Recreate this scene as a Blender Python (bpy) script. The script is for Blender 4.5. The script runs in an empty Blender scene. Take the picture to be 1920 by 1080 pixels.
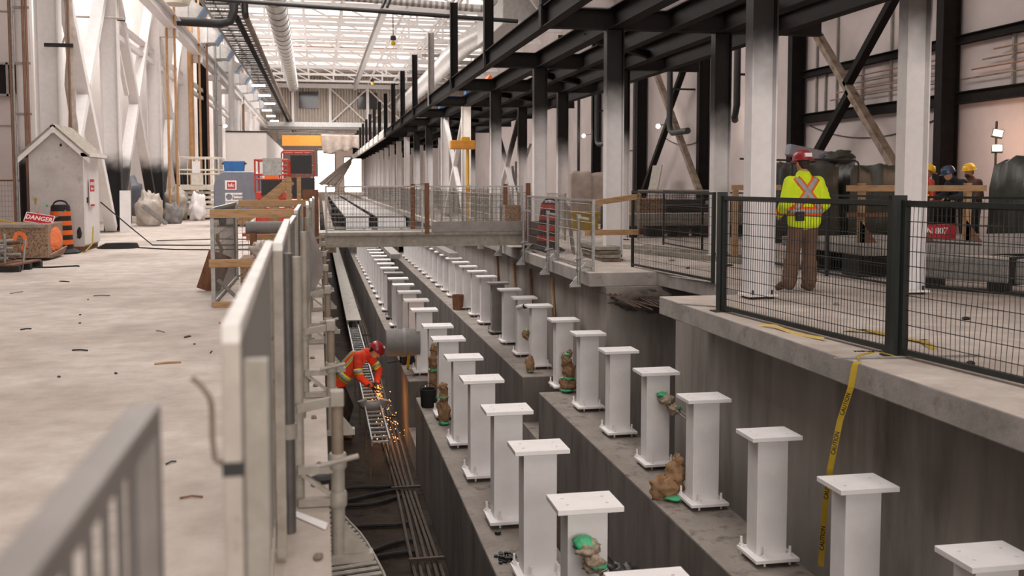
import bpy, bmesh, math, random
from mathutils import Vector, Matrix, Euler, noise
from mathutils.bvhtree import BVHTree
random.seed(7)
SC = bpy.context.scene
COL = SC.collection
R = math.radians

# ---------------------------------------------------------------- camera, world, lights, exposure
cd = bpy.data.cameras.new('camera'); cam = bpy.data.objects.new('camera', cd); COL.objects.link(cam)
cam.location = (0, 0, 1.42)
cam.rotation_euler = Euler((R(90 - 3.7387), 0, R(-10.98)), 'XYZ')
cd.sensor_width = 36; cd.lens = 35.006; cd.shift_y = -75 / 1920
cd.clip_start = .05; cd.clip_end = 600
cd.dof.use_dof = True; cd.dof.focus_distance = 12.5; cd.dof.aperture_fstop = 2.8
SC.camera = cam
SC.view_settings.view_transform = 'Standard'; SC.view_settings.look = 'None'
SC.view_settings.gamma = 1; SC.view_settings.exposure = -1.25
SC.view_settings.use_curve_mapping = False
SC.cycles.use_denoising = True
SC.cycles.max_bounces = 6; SC.cycles.diffuse_bounces = 4; SC.cycles.glossy_bounces = 3
SC.cycles.sample_clamp_indirect = 6

W = bpy.data.worlds.new('daylight'); SC.world = W; W.use_nodes = True
W.node_tree.nodes['Background'].inputs[0].default_value = (1, .93, .88, 1)
W.node_tree.nodes['Background'].inputs[1].default_value = 22.0

def area(name, loc, rot, sx, sy, power, color=(1, .95, .92), spread=180):
    d = bpy.data.lights.new(name, 'AREA'); d.shape = 'RECTANGLE'; d.size = sx; d.size_y = sy
    d.energy = power; d.color = color; d.spread = R(spread)
    o = bpy.data.objects.new(name, d); COL.objects.link(o); o.location = loc; o.rotation_euler = rot
    return o
def point(name, loc, power, color, rad=.05):
    d = bpy.data.lights.new(name, 'POINT'); d.energy = power; d.color = color; d.shadow_soft_size = rad
    o = bpy.data.objects.new(name, d); COL.objects.link(o); o.location = loc
    return o
# fill lights added under the roof of the long hall, not real fixtures (all outside the frame or up between the trusses)
area('roof_fill_near', (0.5, 4, 12.6), (0, 0, 0), 8, 30, 3600)
area('roof_fill_middle', (-2.0, 36, 12.6), (0, 0, 0), 8, 30, 12500)
area('roof_fill_far', (0, 82, 10.9), (0, 0, 0), 10, 40, 16000)
p_ = area('fill_portal_behind', (3.0, -13.95, 3.6), (R(90), 0, 0), 12, 7, 1); p_.data.cycles.is_portal = True  # portal for the added opening behind the camera, front fill
area('roof_fill_right', (11.5, 14, 9.5), (0, 0, 0), 5, 26, 480, (1, .88, .84))
area('roof_fill_right_far', (12, 46, 9.5), (0, 0, 0), 4, 34, 800, (1, .9, .88))

area('roof_fill_beyond', (1, 136, 10.5), (0, 0, 0), 14, 44, 9000, (1, .9, .82))  # added fill to lift the far bay beyond the bulkhead
# ---------------------------------------------------------------- materials
def lin(h):
    if isinstance(h, str):
        h = h.lstrip('#'); c = [int(h[i:i + 2], 16) / 255 for i in (0, 2, 4)]
    else: c = h
    return tuple(x / 12.92 if x <= .04045 else ((x + .055) / 1.055) ** 2.4 for x in c) + (1,)
MATS = {}
def mat(name, c1, c2=None, rough=.7, metal=0, scale=6, detail=6, lo=.35, hi=.65, bump=0, bscale=None, stretch=None, emit=0, alpha=1, spec=None, c3=None, scale3=1.0, lo3=.5, hi3=.7, coord='Object'):
    if name in MATS: return MATS[name]
    m = bpy.data.materials.new(name); m.use_nodes = True; N = m.node_tree.nodes; L = m.node_tree.links
    b = N['Principled BSDF']; b.inputs['Roughness'].default_value = rough; b.inputs['Metallic'].default_value = metal
    b.inputs['Base Color'].default_value = lin(c1)
    tc = N.new('ShaderNodeTexCoord'); mp = N.new('ShaderNodeMapping'); L.new(tc.outputs[coord], mp.inputs[0])
    if stretch: mp.inputs['Scale'].default_value = stretch
    def nz(s, d=detail):
        n = N.new('ShaderNodeTexNoise'); n.inputs['Scale'].default_value = s; n.inputs['Detail'].default_value = d
        n.inputs['Roughness'].default_value = .62
        L.new(mp.outputs[0], n.inputs['Vector']); return n
    col = None
    if c2:
        n = nz(scale); r = N.new('ShaderNodeValToRGB'); L.new(n.outputs[0], r.inputs[0])
        r.color_ramp.elements[0].position = lo; r.color_ramp.elements[0].color = lin(c1)
        r.color_ramp.elements[1].position = hi; r.color_ramp.elements[1].color = lin(c2)
        col = r.outputs[0]
        if c3:
            n3 = nz(scale3); mr = N.new('ShaderNodeMapRange'); L.new(n3.outputs[0], mr.inputs[0])
            mr.inputs[1].default_value = lo3; mr.inputs[2].default_value = hi3
            mx = N.new('ShaderNodeMix'); mx.data_type = 'RGBA'; L.new(mr.outputs[0], mx.inputs[0]); L.new(col, mx.inputs[6]); mx.inputs[7].default_value = lin(c3)
            col = mx.outputs[2]
        L.new(col, b.inputs['Base Color'])
    if bump:
        n = nz(bscale or scale * 4, 4); bp = N.new('ShaderNodeBump'); bp.inputs['Strength'].default_value = bump; bp.inputs['Distance'].default_value = .02
        L.new(n.outputs[0], bp.inputs['Height']); L.new(bp.outputs[0], b.inputs['Normal'])
    if emit:
        b.inputs['Emission Color'].default_value = lin(c1); b.inputs['Emission Strength'].default_value = emit
    if spec is not None: b.inputs['Specular IOR Level'].default_value = spec
    if alpha < 1: b.inputs['Alpha'].default_value = alpha
    MATS[name] = m; return m

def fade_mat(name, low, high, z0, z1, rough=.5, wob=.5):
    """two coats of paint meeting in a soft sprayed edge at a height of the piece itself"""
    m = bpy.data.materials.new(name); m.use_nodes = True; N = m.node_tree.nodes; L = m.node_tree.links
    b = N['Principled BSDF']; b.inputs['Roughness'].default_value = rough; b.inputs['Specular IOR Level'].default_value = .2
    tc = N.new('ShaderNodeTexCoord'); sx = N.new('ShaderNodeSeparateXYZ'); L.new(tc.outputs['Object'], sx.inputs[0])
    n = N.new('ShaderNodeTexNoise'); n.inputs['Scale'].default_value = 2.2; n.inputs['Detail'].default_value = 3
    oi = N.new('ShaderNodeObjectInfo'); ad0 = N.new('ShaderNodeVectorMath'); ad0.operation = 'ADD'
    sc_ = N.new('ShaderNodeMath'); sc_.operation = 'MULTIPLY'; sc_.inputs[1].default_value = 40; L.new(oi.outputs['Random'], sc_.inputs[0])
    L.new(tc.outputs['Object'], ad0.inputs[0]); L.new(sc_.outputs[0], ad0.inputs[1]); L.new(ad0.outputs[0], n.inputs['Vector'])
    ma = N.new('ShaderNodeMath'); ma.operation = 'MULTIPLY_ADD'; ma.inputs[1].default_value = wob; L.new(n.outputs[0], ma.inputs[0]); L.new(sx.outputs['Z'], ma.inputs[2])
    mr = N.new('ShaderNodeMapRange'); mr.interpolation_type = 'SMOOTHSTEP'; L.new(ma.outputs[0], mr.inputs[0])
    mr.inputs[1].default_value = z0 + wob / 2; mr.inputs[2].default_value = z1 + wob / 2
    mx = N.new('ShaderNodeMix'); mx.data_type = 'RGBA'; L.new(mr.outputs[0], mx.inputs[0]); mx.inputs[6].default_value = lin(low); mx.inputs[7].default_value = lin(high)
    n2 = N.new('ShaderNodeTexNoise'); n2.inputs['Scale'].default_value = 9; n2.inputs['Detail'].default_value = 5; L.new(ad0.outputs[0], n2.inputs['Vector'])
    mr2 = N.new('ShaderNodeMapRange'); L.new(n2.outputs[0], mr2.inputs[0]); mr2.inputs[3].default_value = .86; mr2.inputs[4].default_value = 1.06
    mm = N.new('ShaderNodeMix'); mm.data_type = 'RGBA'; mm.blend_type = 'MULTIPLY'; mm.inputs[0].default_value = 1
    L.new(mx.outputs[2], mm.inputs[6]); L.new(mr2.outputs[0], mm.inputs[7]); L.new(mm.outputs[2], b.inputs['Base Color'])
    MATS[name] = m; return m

M = {
 'floor': mat('pale_dusty_concrete', '#b3a79e', '#cdc3ba', .9, scale=3.5, detail=12, c3='#94867b', scale3=.4, lo3=.42, hi3=.72, bump=.35, bscale=26),
 'slab': mat('grey_cast_concrete', '#8d8783', '#a8a29d', .85, scale=2.2, c3='#6f6863', scale3=6, lo3=.55, hi3=.8, bump=.2, bscale=30),
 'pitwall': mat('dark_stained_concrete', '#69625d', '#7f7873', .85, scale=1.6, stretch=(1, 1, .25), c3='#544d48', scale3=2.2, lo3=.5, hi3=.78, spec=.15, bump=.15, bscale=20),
 'pitwall_lit': mat('streaked_lit_form_concrete', '#8b847e', '#9c958f', .85, scale=2.2, stretch=(1, 1, .18), c3='#625a55', scale3=2.0, lo3=.48, hi3=.75, bump=.12, bscale=20),  # streaks are real; lighter base paints in the light from the left
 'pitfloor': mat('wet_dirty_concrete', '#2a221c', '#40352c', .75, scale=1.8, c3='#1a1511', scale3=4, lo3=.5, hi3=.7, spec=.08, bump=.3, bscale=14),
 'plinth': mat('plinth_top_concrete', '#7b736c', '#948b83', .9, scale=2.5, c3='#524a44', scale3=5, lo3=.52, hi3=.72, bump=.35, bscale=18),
 'white': mat('white_steel_paint', '#e2dedd', '#ebe7e6', .55, scale=4, bump=.02),
 'whitedirty': mat('scuffed_white_paint', '#cfcac4', '#e6e2de', .6, scale=5, c3='#8d8378', scale3=8, lo3=.58, hi3=.75),
 'black': mat('dark_steel_primer', '#171413', '#1e1a19', .75, scale=3, c3='#2a221d', scale3=6, lo3=.6, hi3=.85, spec=.15),
 'blk': mat('black_metal', '#151414', '#1f1e1e', .55, scale=8),
 'rubber': mat('black_rubber', '#1d1b1b', '#272424', .8, scale=6),
 'greydark': mat('dark_grey_tube_steel', '#4e4a48', '#5d5856', .55, .3, scale=9),
 'galv': mat('galvanised_steel', '#8f8d8a', '#aaa8a5', .5, .55, scale=14),
 'galvold': mat('weathered_grey_steel', '#8a8378', '#a39c92', .65, .2, scale=10, c3='#5d544a', scale3=5, lo3=.55, hi3=.75),
 'galvrust': mat('rust_stained_steel', '#77685a', '#8d8072', .7, .2, scale=8, c3='#5b4433', scale3=4, lo3=.45, hi3=.65),
 'wire': mat('grey_wire', '#7e7b78', None, .5, .6),
 'dwire': mat('black_coated_wire', '#191b1a', None, .5, .1),
 'dframe': mat('black_green_frame_paint', '#1b211f', '#242a28', .45, .1, scale=9),
 'wood': mat('sawn_softwood', '#a5825e', '#b8966f', .8, scale=3, stretch=(1, 1, 8), c3='#8b6a49', scale3=5, lo3=.5, hi3=.7),
 'wooddk': mat('brown_timber_post', '#6d4a35', '#83583e', .8, scale=4, stretch=(6, 6, 1), c3='#4f3526', scale3=6, lo3=.5, hi3=.7),
 'osb': mat('strand_board', '#8a705c', '#a98d74', .85, scale=22, detail=3, c3='#6b5443', scale3=30, lo3=.5, hi3=.6),
 'orange': mat('orange_plastic', '#d95f1f', '#e26a28', .5, scale=5),
 'spray': mat('orange_spray_paint', '#e8692c', '#f08a52', .8, scale=20),
 'red': mat('red_machine_paint', '#a8301f', '#b93c28', .5, scale=4),
 'hred': mat('dark_red_helmet', '#8c1c26', '#98222c', .3, scale=4),
 'yellowbox': mat('yellow_plastic_bin', '#a5861c', '#b39427', .6, scale=4),
 'yellow': mat('bright_yellow_paint', '#d9a51c', '#e6b42a', .4, scale=4),
 'amber': mat('amber_crane_paint', '#d08a2c', '#dd9a3c', .5, scale=4),
 'blue': mat('blue_plastic', '#1b5c96', '#2468a4', .45, scale=4),
 'bluefilm': mat('blue_protective_film', '#5f86b4', '#7ea1c8', .35, scale=6),
 'tank': mat('grey_machine_paint', '#6b6f7a', '#767a85', .35, scale=4),
 'cream': mat('cream_machine_paint', '#cbc3b4', '#dad3c6', .6, scale=5, c3='#9d907e', scale3=6, lo3=.55, hi3=.75),
 'wallw': mat('white_wall_panel', '#ded6d2', '#e6dfdb', .85, scale=.8),
 'wallr': mat('grey_white_wall_panel', '#aba09d', '#b7aca9', .85, scale=.7),
 'shed': mat('weathered_plywood_paint', '#b5aeab', '#cdc7c4', .85, scale=2.5, c3='#8f8885', scale3=5, lo3=.55, hi3=.8, bump=.1),
 'shingle': mat('worn_roof_shingle', '#857c70', '#a0978a', .9, scale=9, bump=.3),
 'deck': mat('white_roof_deck', '#e6e2de', '#efecea', .8, scale=2),
 'beige': mat('beige_corrugated_cladding', '#b3a79c', '#c0b4a9', .7, scale=2),
 'duct': mat('spiral_duct_metal', '#b9b7b5', '#cfcdcb', .4, .5, scale=5),
 'greysteel': mat('grey_steel', '#807a76', '#908a86', .6, .1, scale=5),
 'tarp': mat('dark_green_tarpaulin', '#262722', '#383930', .45, scale=3, bump=.5, bscale=5),
 'cloth': mat('dusty_cloth_sheet', '#a3948a', '#b8aaa0', .95, scale=3, bump=.2),
 'plastic': mat('clear_dust_sheet', '#a0968c', '#bfb5aa', .4, scale=5, bump=.3, bscale=9),
 'paper': mat('brown_wrapping_paper', '#8a6a4c', '#a58362', .85, scale=9, c3='#6c4f37', scale3=7, lo3=.5, hi3=.7, bump=.6, bscale=22),
 'paperpale': mat('pale_wrapping_paper', '#a8947f', '#c9baa8', .85, scale=9, c3='#7d6753', scale3=9, lo3=.5, hi3=.7, bump=.6, bscale=22),
 'conduit': mat('dirty_brown_conduit', '#40342b', '#54463a', .75, scale=6),
 'palesteel': mat('pale_scuffed_steel', '#a0978d', '#b4aba1', .65, .1, scale=7, c3='#6a5b4e', scale3=26, lo3=.6, hi3=.72),
 'gtape': mat('green_tape', '#3fae78', '#57c08c', .5, scale=6),
 'copper': mat('copper_pipe', '#86604d', '#946f5b', .5, .2, scale=5),
 'orangepipe': mat('orange_copper_pipe_bundle', '#a87d52', '#b98f62', .55, .1, scale=6),
 'signw': mat('sign_white', '#ece8e6', None, .5), 'signr': mat('sign_red', '#b8202c', None, .5), 'ink': mat('black_ink', '#17161a', None, .6),
 'tapey': mat('yellow_caution_tape', '#a88c18', '#b89a20', .5, scale=4),
 'hiviz': mat('lime_jacket_cloth', '#c3dc0c', '#d4ea20', .8, scale=8, bump=.25, bscale=9),
 'hivizo': mat('orange_jacket_cloth', '#d4381c', '#e0482a', .8, scale=8, bump=.25, bscale=9),
 'hiband': mat('orange_band', '#f0601e', None, .7), 'limeband': mat('lime_band', '#c9dc20', None, .7), 'silver': mat('grey_reflective_band', '#94918f', '#a19e9c', .4, scale=20),
 'trouser': mat('brown_work_cotton', '#5f483a', '#6d5445', .9, scale=6, bump=.3, bscale=8),
 'navy': mat('navy_cloth', '#20222b', '#2a2c36', .9, scale=6), 'brownj': mat('brown_jacket_cloth', '#4e352a', '#5a3f32', .9, scale=6),
 'blackc': mat('black_trouser_cloth', '#1a1818', '#242121', .9, scale=6),
 'boot': mat('brown_boot_leather', '#4b362a', '#58412f', .7, scale=8),
 'skin': mat('skin', '#b98468', '#c28e72', .55, scale=12), 'hair': mat('dark_hair', '#2b1f18', '#3a2a20', .8, scale=30),
 'glove': mat('work_glove', '#2b2726', '#3a3532', .8, scale=9),
 'hblue': mat('blue_helmet', '#27344f', '#2f3d5b', .3, scale=4), 'hyel': mat('yellow_helmet', '#d8a81c', '#e2b429', .3, scale=4),
 'eye': mat('eye_white', '#e8e4e0', None, .3),
 'glassdark': mat('dark_window_glass', '#171415', '#221d1d', .12, scale=2),
 'roof_glow': mat('added_roof_glow_sheet', '#fffaf5', None, .5, emit=1.9),  # glow added to brighten the roof deck, no real skylight
 'lampglow': mat('lit_lamp_face', '#fff0dc', None, .5, emit=30),
 'highbay': mat('lit_high_bay', '#fff6ee', None, .5, emit=14),
 'spark': mat('hot_spark', '#ff9a48', None, .5, emit=14),
 'hose': mat('grey_foam_pipe', '#77736f', '#858180', .8, scale=6),
 'rust': mat('rusty_rebar', '#4b3a30', '#5d4a3d', .85, scale=8),
 'grout': mat('rough_broken_concrete', '#453e38', '#5c544d', .95, scale=8, bump=.8, bscale=16),
 'redwall': mat('bright_far_panel', '#e9d7cc', '#f0e2d8', .8, scale=1),
}
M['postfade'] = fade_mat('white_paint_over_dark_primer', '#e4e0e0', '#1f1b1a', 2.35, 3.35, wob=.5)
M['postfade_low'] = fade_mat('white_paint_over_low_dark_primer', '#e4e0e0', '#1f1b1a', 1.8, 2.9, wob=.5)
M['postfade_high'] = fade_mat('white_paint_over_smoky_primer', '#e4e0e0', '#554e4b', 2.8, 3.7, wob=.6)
M['leftfade'] = fade_mat('dark_primer_under_white_paint', '#242223', '#e3dedc', 1.75, 2.45, wob=.5)
M['stripe'] = None

# ---------------------------------------------------------------- mesh builder
class MB:
    def __init__(s): s.v = []; s.f = []
    def add(s, vs, fs):
        o = len(s.v); s.v += [tuple(p) for p in vs]; s.f += [tuple(i + o for i in f) for f in fs]; return s
    def box(s, a, b):
        x0, x1 = sorted((a[0], b[0])); y0, y1 = sorted((a[1], b[1])); z0, z1 = sorted((a[2], b[2]))
        return s.add([(x0, y0, z0), (x1, y0, z0), (x1, y1, z0), (x0, y1, z0), (x0, y0, z1), (x1, y0, z1), (x1, y1, z1), (x0, y1, z1)],
                     [(0, 3, 2, 1), (4, 5, 6, 7), (0, 1, 5, 4), (1, 2, 6, 5), (2, 3, 7, 6), (3, 0, 4, 7)])
    def cbox(s, c, d): return s.box([c[i] - d[i] / 2 for i in range(3)], [c[i] + d[i] / 2 for i in range(3)])
    @staticmethod
    def frame(d, up=(0, 0, 1)):
        d = Vector(d).normalized(); u = Vector(up)
        if abs(d.dot(u)) > .98: u = Vector((0, 1, 0)) if abs(d.y) < .9 else Vector((1, 0, 0))
        x = d.cross(u).normalized(); return d, x, x.cross(d).normalized()
    def prof(s, p, q, poly, up=(0, 0, 1)):
        """sweep a closed 2D outline (side, up) from p to q"""
        p = Vector(p); q = Vector(q); d, x, y = s.frame(q - p, up); n = len(poly)
        vs = [p + x * a + y * b for a, b in poly] + [q + x * a + y * b for a, b in poly]
        fs = [tuple(range(n))[::-1], tuple(range(n, 2 * n))] + [(i, (i + 1) % n, n + (i + 1) % n, n + i) for i in range(n)]
        return s.add(vs, [f[::-1] for f in fs])
    def bar(s, p, q, w, h, up=(0, 0, 1)): return s.prof(p, q, [(-w / 2, -h / 2), (w / 2, -h / 2), (w / 2, h / 2), (-w / 2, h / 2)], up)
    def ibeam(s, p, q, h, w, tf=.018, tw=.012, up=(0, 0, 1)):
        a, b = w / 2, h / 2; t = tw / 2
        return s.prof(p, q, [(-a, -b), (a, -b), (a, -b + tf), (t, -b + tf), (t, b - tf), (a, b - tf), (a, b), (-a, b), (-a, b - tf), (-t, b - tf), (-t, -b + tf), (-a, -b + tf)], up)
    def tube(s, p, q, r, n=10, r2=None):
        p = Vector(p); q = Vector(q); d, x, y = s.frame(q - p); r2 = r if r2 is None else r2
        c = [(math.cos(2 * math.pi * i / n), math.sin(2 * math.pi * i / n)) for i in range(n)]
        vs = [p + (x * a + y * b) * r for a, b in c] + [q + (x * a + y * b) * r2 for a, b in c]
        fs = [tuple(range(n)), tuple(range(n, 2 * n))[::-1]] + [(i, n + i, n + (i + 1) % n, (i + 1) % n) for i in range(n)]
        return s.add(vs, fs)
    def path(s, pts, r, n=8, closed=False):
        pts = [Vector(p) for p in pts]; m = len(pts); up = Vector((0, 0, 1)); vs = []; fs = []; lastx = None
        for i, p in enumerate(pts):
            a = pts[i - 1] if (i or closed) else p; b = pts[(i + 1) % m] if (i < m - 1 or closed) else p
            d = (b - a).normalized() if (b - a).length > 1e-9 else Vector((0, 0, 1))
            if lastx is None: _, x, y = s.frame(d)
            else:
                x = (lastx - d * lastx.dot(d)); x = x.normalized() if x.length > 1e-6 else s.frame(d)[1]; y = x.cross(d).normalized()
            lastx = x; rr = r[i] if isinstance(r, (list, tuple)) else r
            vs += [p + (x * math.cos(2 * math.pi * k / n) + y * math.sin(2 * math.pi * k / n)) * rr for k in range(n)]
        for i in range(m if closed else m - 1):
            j = (i + 1) % m
            fs += [(i * n + k, j * n + k, j * n + (k + 1) % n, i * n + (k + 1) % n) for k in range(n)]
        if not closed: fs += [tuple(range(n)), tuple(range((m - 1) * n, m * n))[::-1]]
        return s.add(vs, fs)
    def lathe(s, prof, c=(0, 0, 0), n=24, a0=0, sx=1, sy=1):
        vs = []; fs = []; m = len(prof)
        for r, z in prof: vs += [(c[0] + sx * r * math.cos(a0 + 2 * math.pi * k / n), c[1] + sy * r * math.sin(a0 + 2 * math.pi * k / n), c[2] + z) for k in range(n)]
        for i in range(m - 1): fs += [(i * n + k, i * n + (k + 1) % n, (i + 1) * n + (k + 1) % n, (i + 1) * n + k) for k in range(n)]
        fs += [tuple(range(n))[::-1], tuple(range((m - 1) * n, m * n))]
        return s.add(vs, fs)
    def ext(s, poly, z0, z1):
        n = len(poly); vs = [(x, y, z0) for x, y in poly] + [(x, y, z1) for x, y in poly]
        return s.add(vs, [tuple(range(n))[::-1], tuple(range(n, 2 * n))] + [(i, (i + 1) % n, n + (i + 1) % n, n + i) for i in range(n)])
    def cap(s, p, q, r1, r2=None, n=14, k=5):
        """closed tapered capsule"""
        r2 = r1 if r2 is None else r2; p = Vector(p); q = Vector(q)
        if (q - p).length < 1e-5: q = p + Vector((0, 0, 1e-4))
        d, x, y = s.frame(q - p); rings = []
        for i in range(1, k + 1): t = math.pi / 2 * (i / k); rings.append((p - d * r1 * math.cos(t), r1 * math.sin(t)))
        for i in range(k): t = math.pi / 2 * (i / k); rings.append((q + d * r2 * math.sin(t), r2 * math.cos(t)))
        vs = [p - d * r1]; fs = []
        for c, rr in rings: vs += [c + (x * math.cos(2 * math.pi * j / n) + y * math.sin(2 * math.pi * j / n)) * rr for j in range(n)]
        vs.append(q + d * r2); m = len(rings)
        fs += [(0, 1 + (j + 1) % n, 1 + j) for j in range(n)]
        for i in range(m - 1): fs += [(1 + i * n + j, 1 + i * n + (j + 1) % n, 1 + (i + 1) * n + (j + 1) % n, 1 + (i + 1) * n + j) for j in range(n)]
        fs += [(1 + (m - 1) * n + j, 1 + (m - 1) * n + (j + 1) % n, 1 + m * n) for j in range(n)]
        return s.add(vs, fs)
    def ell(s, c, r, n=20, k=12, rot=None):
        c = Vector(c); vs = []; fs = []; Rm = Euler(rot).to_matrix() if rot else Matrix.Identity(3)
        P = lambda a, b: c + Rm @ Vector((r[0] * math.sin(a) * math.cos(b), r[1] * math.sin(a) * math.sin(b), r[2] * math.cos(a)))
        vs.append(P(0, 0))
        for i in range(1, k): vs += [P(math.pi * i / k, 2 * math.pi * j / n) for j in range(n)]
        vs.append(P(math.pi, 0))
        fs += [(0, 1 + j, 1 + (j + 1) % n) for j in range(n)]
        for i in range(k - 2): fs += [(1 + i * n + j, 1 + (i + 1) * n + j, 1 + (i + 1) * n + (j + 1) % n, 1 + i * n + (j + 1) % n) for j in range(n)]
        fs += [(1 + (k - 2) * n + j, 1 + (k - 1) * n, 1 + (k - 2) * n + (j + 1) % n) for j in range(n)]
        return s.add(vs, fs)
    def mesh(s, name):
        me = bpy.data.meshes.new(name); me.from_pydata(s.v, [], s.f); me.validate(); me.update()
        bm = bmesh.new(); bm.from_mesh(me); bmesh.ops.recalc_face_normals(bm, faces=bm.faces); bm.to_mesh(me); bm.free()
        return me
    def build(s, name, m, parent=None, smooth=False, bevel=0, loc=None):
        me = s.mesh(name); return link(name, me, m, parent, smooth, bevel, loc)

def link(name, me, m, parent=None, smooth=False, bevel=0, loc=None):
    me.materials.clear(); me.materials.append(MATS[m] if m in MATS else M[m])
    o = bpy.data.objects.new(name, me); COL.objects.link(o)
    if parent: o.parent = parent
    if loc: o.location = loc
    if smooth:
        me.polygons.foreach_set('use_smooth', [True] * len(me.polygons))
        if smooth != 'all': me.set_sharp_from_angle(angle=R(40))
    if bevel:
        b = o.modifiers.new('bevel', 'BEVEL'); b.width = bevel; b.segments = 2; b.limit_method = 'ANGLE'
    return o
def bake(o):
    """freeze an object's modifiers into its mesh"""
    dg = bpy.context.evaluated_depsgraph_get(); dg.update()
    me = bpy.data.meshes.new_from_object(o.evaluated_get(dg)); o.modifiers.clear(); o.data = me; return o
def tag(o, label, cat, group=None, kind=None):
    o['label'] = label; o['category'] = cat
    if group: o['group'] = group
    if kind: o['kind'] = kind
    return o
def thing(name, label, cat, loc=(0, 0, 0), rz=0, group=None):
    o = bpy.data.objects.new(name, None); o.empty_display_size = .1; COL.objects.link(o)
    o.location = loc; o.rotation_euler = (0, 0, rz); return tag(o, label, cat, group)
def struct(o): o['kind'] = 'structure'; return o
def dup(root, loc, rz=None, label=None, group=None):
    def cp(o, par):
        c = o.copy(); COL.objects.link(c)
        if par: c.parent = par
        for ch in list(o.children): cp(ch, c)
        return c
    r = cp(root, None); r.location = loc
    if rz is not None: r.rotation_euler = (0, 0, rz)
    if label: r['label'] = label
    if group: r['group'] = group
    return r
ORD = ['first', 'second', 'third', 'fourth', 'fifth', 'sixth', 'seventh', 'eighth', 'ninth', 'tenth', 'eleventh', 'twelfth', 'thirteenth', 'fourteenth', 'fifteenth', 'sixteenth', 'seventeenth', 'eighteenth', 'nineteenth', 'twentieth', 'twenty-first', 'twenty-second', 'twenty-third', 'twenty-fourth', 'twenty-fifth', 'twenty-sixth', 'twenty-seventh', 'twenty-eighth', 'twenty-ninth', 'thirtieth', 'thirty-first', 'thirty-second']
def lump(b, c, r, seed=0, amp=.25, n=28, k=18, f=2.2, flat=None):
    """a crumpled rounded heap"""
    o = len(b.v); b.ell(c, r, n, k); C = Vector(c)
    for i in range(o, len(b.v)):
        p = Vector(b.v[i]); d = p - C; q = Vector((d.x / r[0], d.y / r[1], d.z / r[2]))
        h = 1 + amp * (noise.noise(q * f + Vector((seed * 7.3, seed, 3))) + .5 * noise.noise(q * f * 2.3 + Vector((seed, 5, seed))))
        p = C + d * h
        if flat is not None and p.z < flat: p.z = flat
        b.v[i] = tuple(p)
    return b
def text(s, size, m, parent=None, loc=(0, 0, 0), rot=(R(90), 0, 0), name='lettering', depth=.002, align='CENTER', sx=1):
    c = bpy.data.curves.new(name, 'FONT'); c.body = s; c.size = size; c.extrude = depth; c.align_x = align; c.align_y = 'CENTER'; c.resolution_u = 2
    c.offset = size * .02
    t = bpy.data.objects.new(name, c); COL.objects.link(t)
    dg = bpy.context.evaluated_depsgraph_get(); me = bpy.data.meshes.new_from_object(t.evaluated_get(dg)); bpy.data.objects.remove(t); bpy.data.curves.remove(c)
    o = link(name, me, m, parent); o.location = loc; o.rotation_euler = rot; o.scale = (sx, 1, 1); return o
def sag(p, q, drop, n=14):
    p = Vector(p); q = Vector(q); return [p.lerp(q, i / n) - Vector((0, 0, 4 * drop * (i / n) * (1 - i / n))) for i in range(n + 1)]
# ================================================================ THE SETTING
XW = 16.0; XL = -8.0; YE = 165.0; ZC = 13.0
b = MB(); b.box((-20, -14, -.3), (.03, YE, 0)); struct(b.build('floor', 'floor'))
SL = [(4.18, -14), (XW + .4, -14), (XW + .4, YE), (4.18, YE), (4.18, 15.15), (5.3, 15.15), (5.5, 13.3), (5.35, 11.85), (4.18, 11.85)]
b = MB(); b.ext(SL, -.22, 0); o = struct(b.build('floor', 'slab', bevel=.012)); o.data.materials.append(M['floor'])
for p in o.data.polygons:
    if p.normal.z > .5: p.material_index = 1
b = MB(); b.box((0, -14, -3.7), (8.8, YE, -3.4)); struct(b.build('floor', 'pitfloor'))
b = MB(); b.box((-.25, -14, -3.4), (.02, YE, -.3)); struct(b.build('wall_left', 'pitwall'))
b = MB(); b.box((4.72, -14, -3.4), (8.8, 12.7, -.22)); struct(b.build('wall_right', 'pitwall_lit'))
b = MB(); b.box((4.42, 15.0, -3.4), (8.8, YE, -.22)); struct(b.build('wall_right', 'pitwall_lit'))
b = MB(); b.box((8.5, 12.7, -3.4), (8.8, 15.0, -.22)); struct(b.build('wall_right', 'pitwall_lit'))
b = MB(); b.box((XL - .25, 31, 0), (XL, YE, ZC)); struct(b.build('wall_left', 'wallw'))
b = MB(); b.box((-20, 31, 0), (XL - .25, 31.25, ZC))
struct(b.build('wall_left', 'wallr'))
b = MB(); b.box((-20.2, -14, -.3), (-20, 31.25, ZC)); struct(b.build('wall_left', 'wallr'))
b = MB(); b.box((XW, -14, 0), (XW + .3, YE, ZC)); struct(b.build('wall_right', 'wallr'))
b = MB(); b.box((-20, -14.3, -3.7), (-3, -14, ZC)); b.box((9, -14.3, -3.7), (XW + .3, -14, ZC)); b.box((-3, -14.3, 7.1), (9, -14, ZC)); b.box((-3, -14.3, -3.7), (9, -14, 0.1)); struct(b.build('wall_front', 'wallr'))  # opening added behind the camera to let in front fill
b = MB(); b.box((-3.15, -14, 0.1), (-3, -13.9, 7.25)); b.box((9, -14, 0.1), (9.15, -13.9, 7.25)); b.box((-3, -14, 7.1), (9, -13.9, 7.25)); struct(b.build('door_3', 'greysteel'))  # frame of the added opening, out of view
b = MB(); b.box((-20, -14, ZC), (XW + .3, YE + .3, ZC + .3)); struct(b.build('ceiling', 'deck'))
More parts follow.
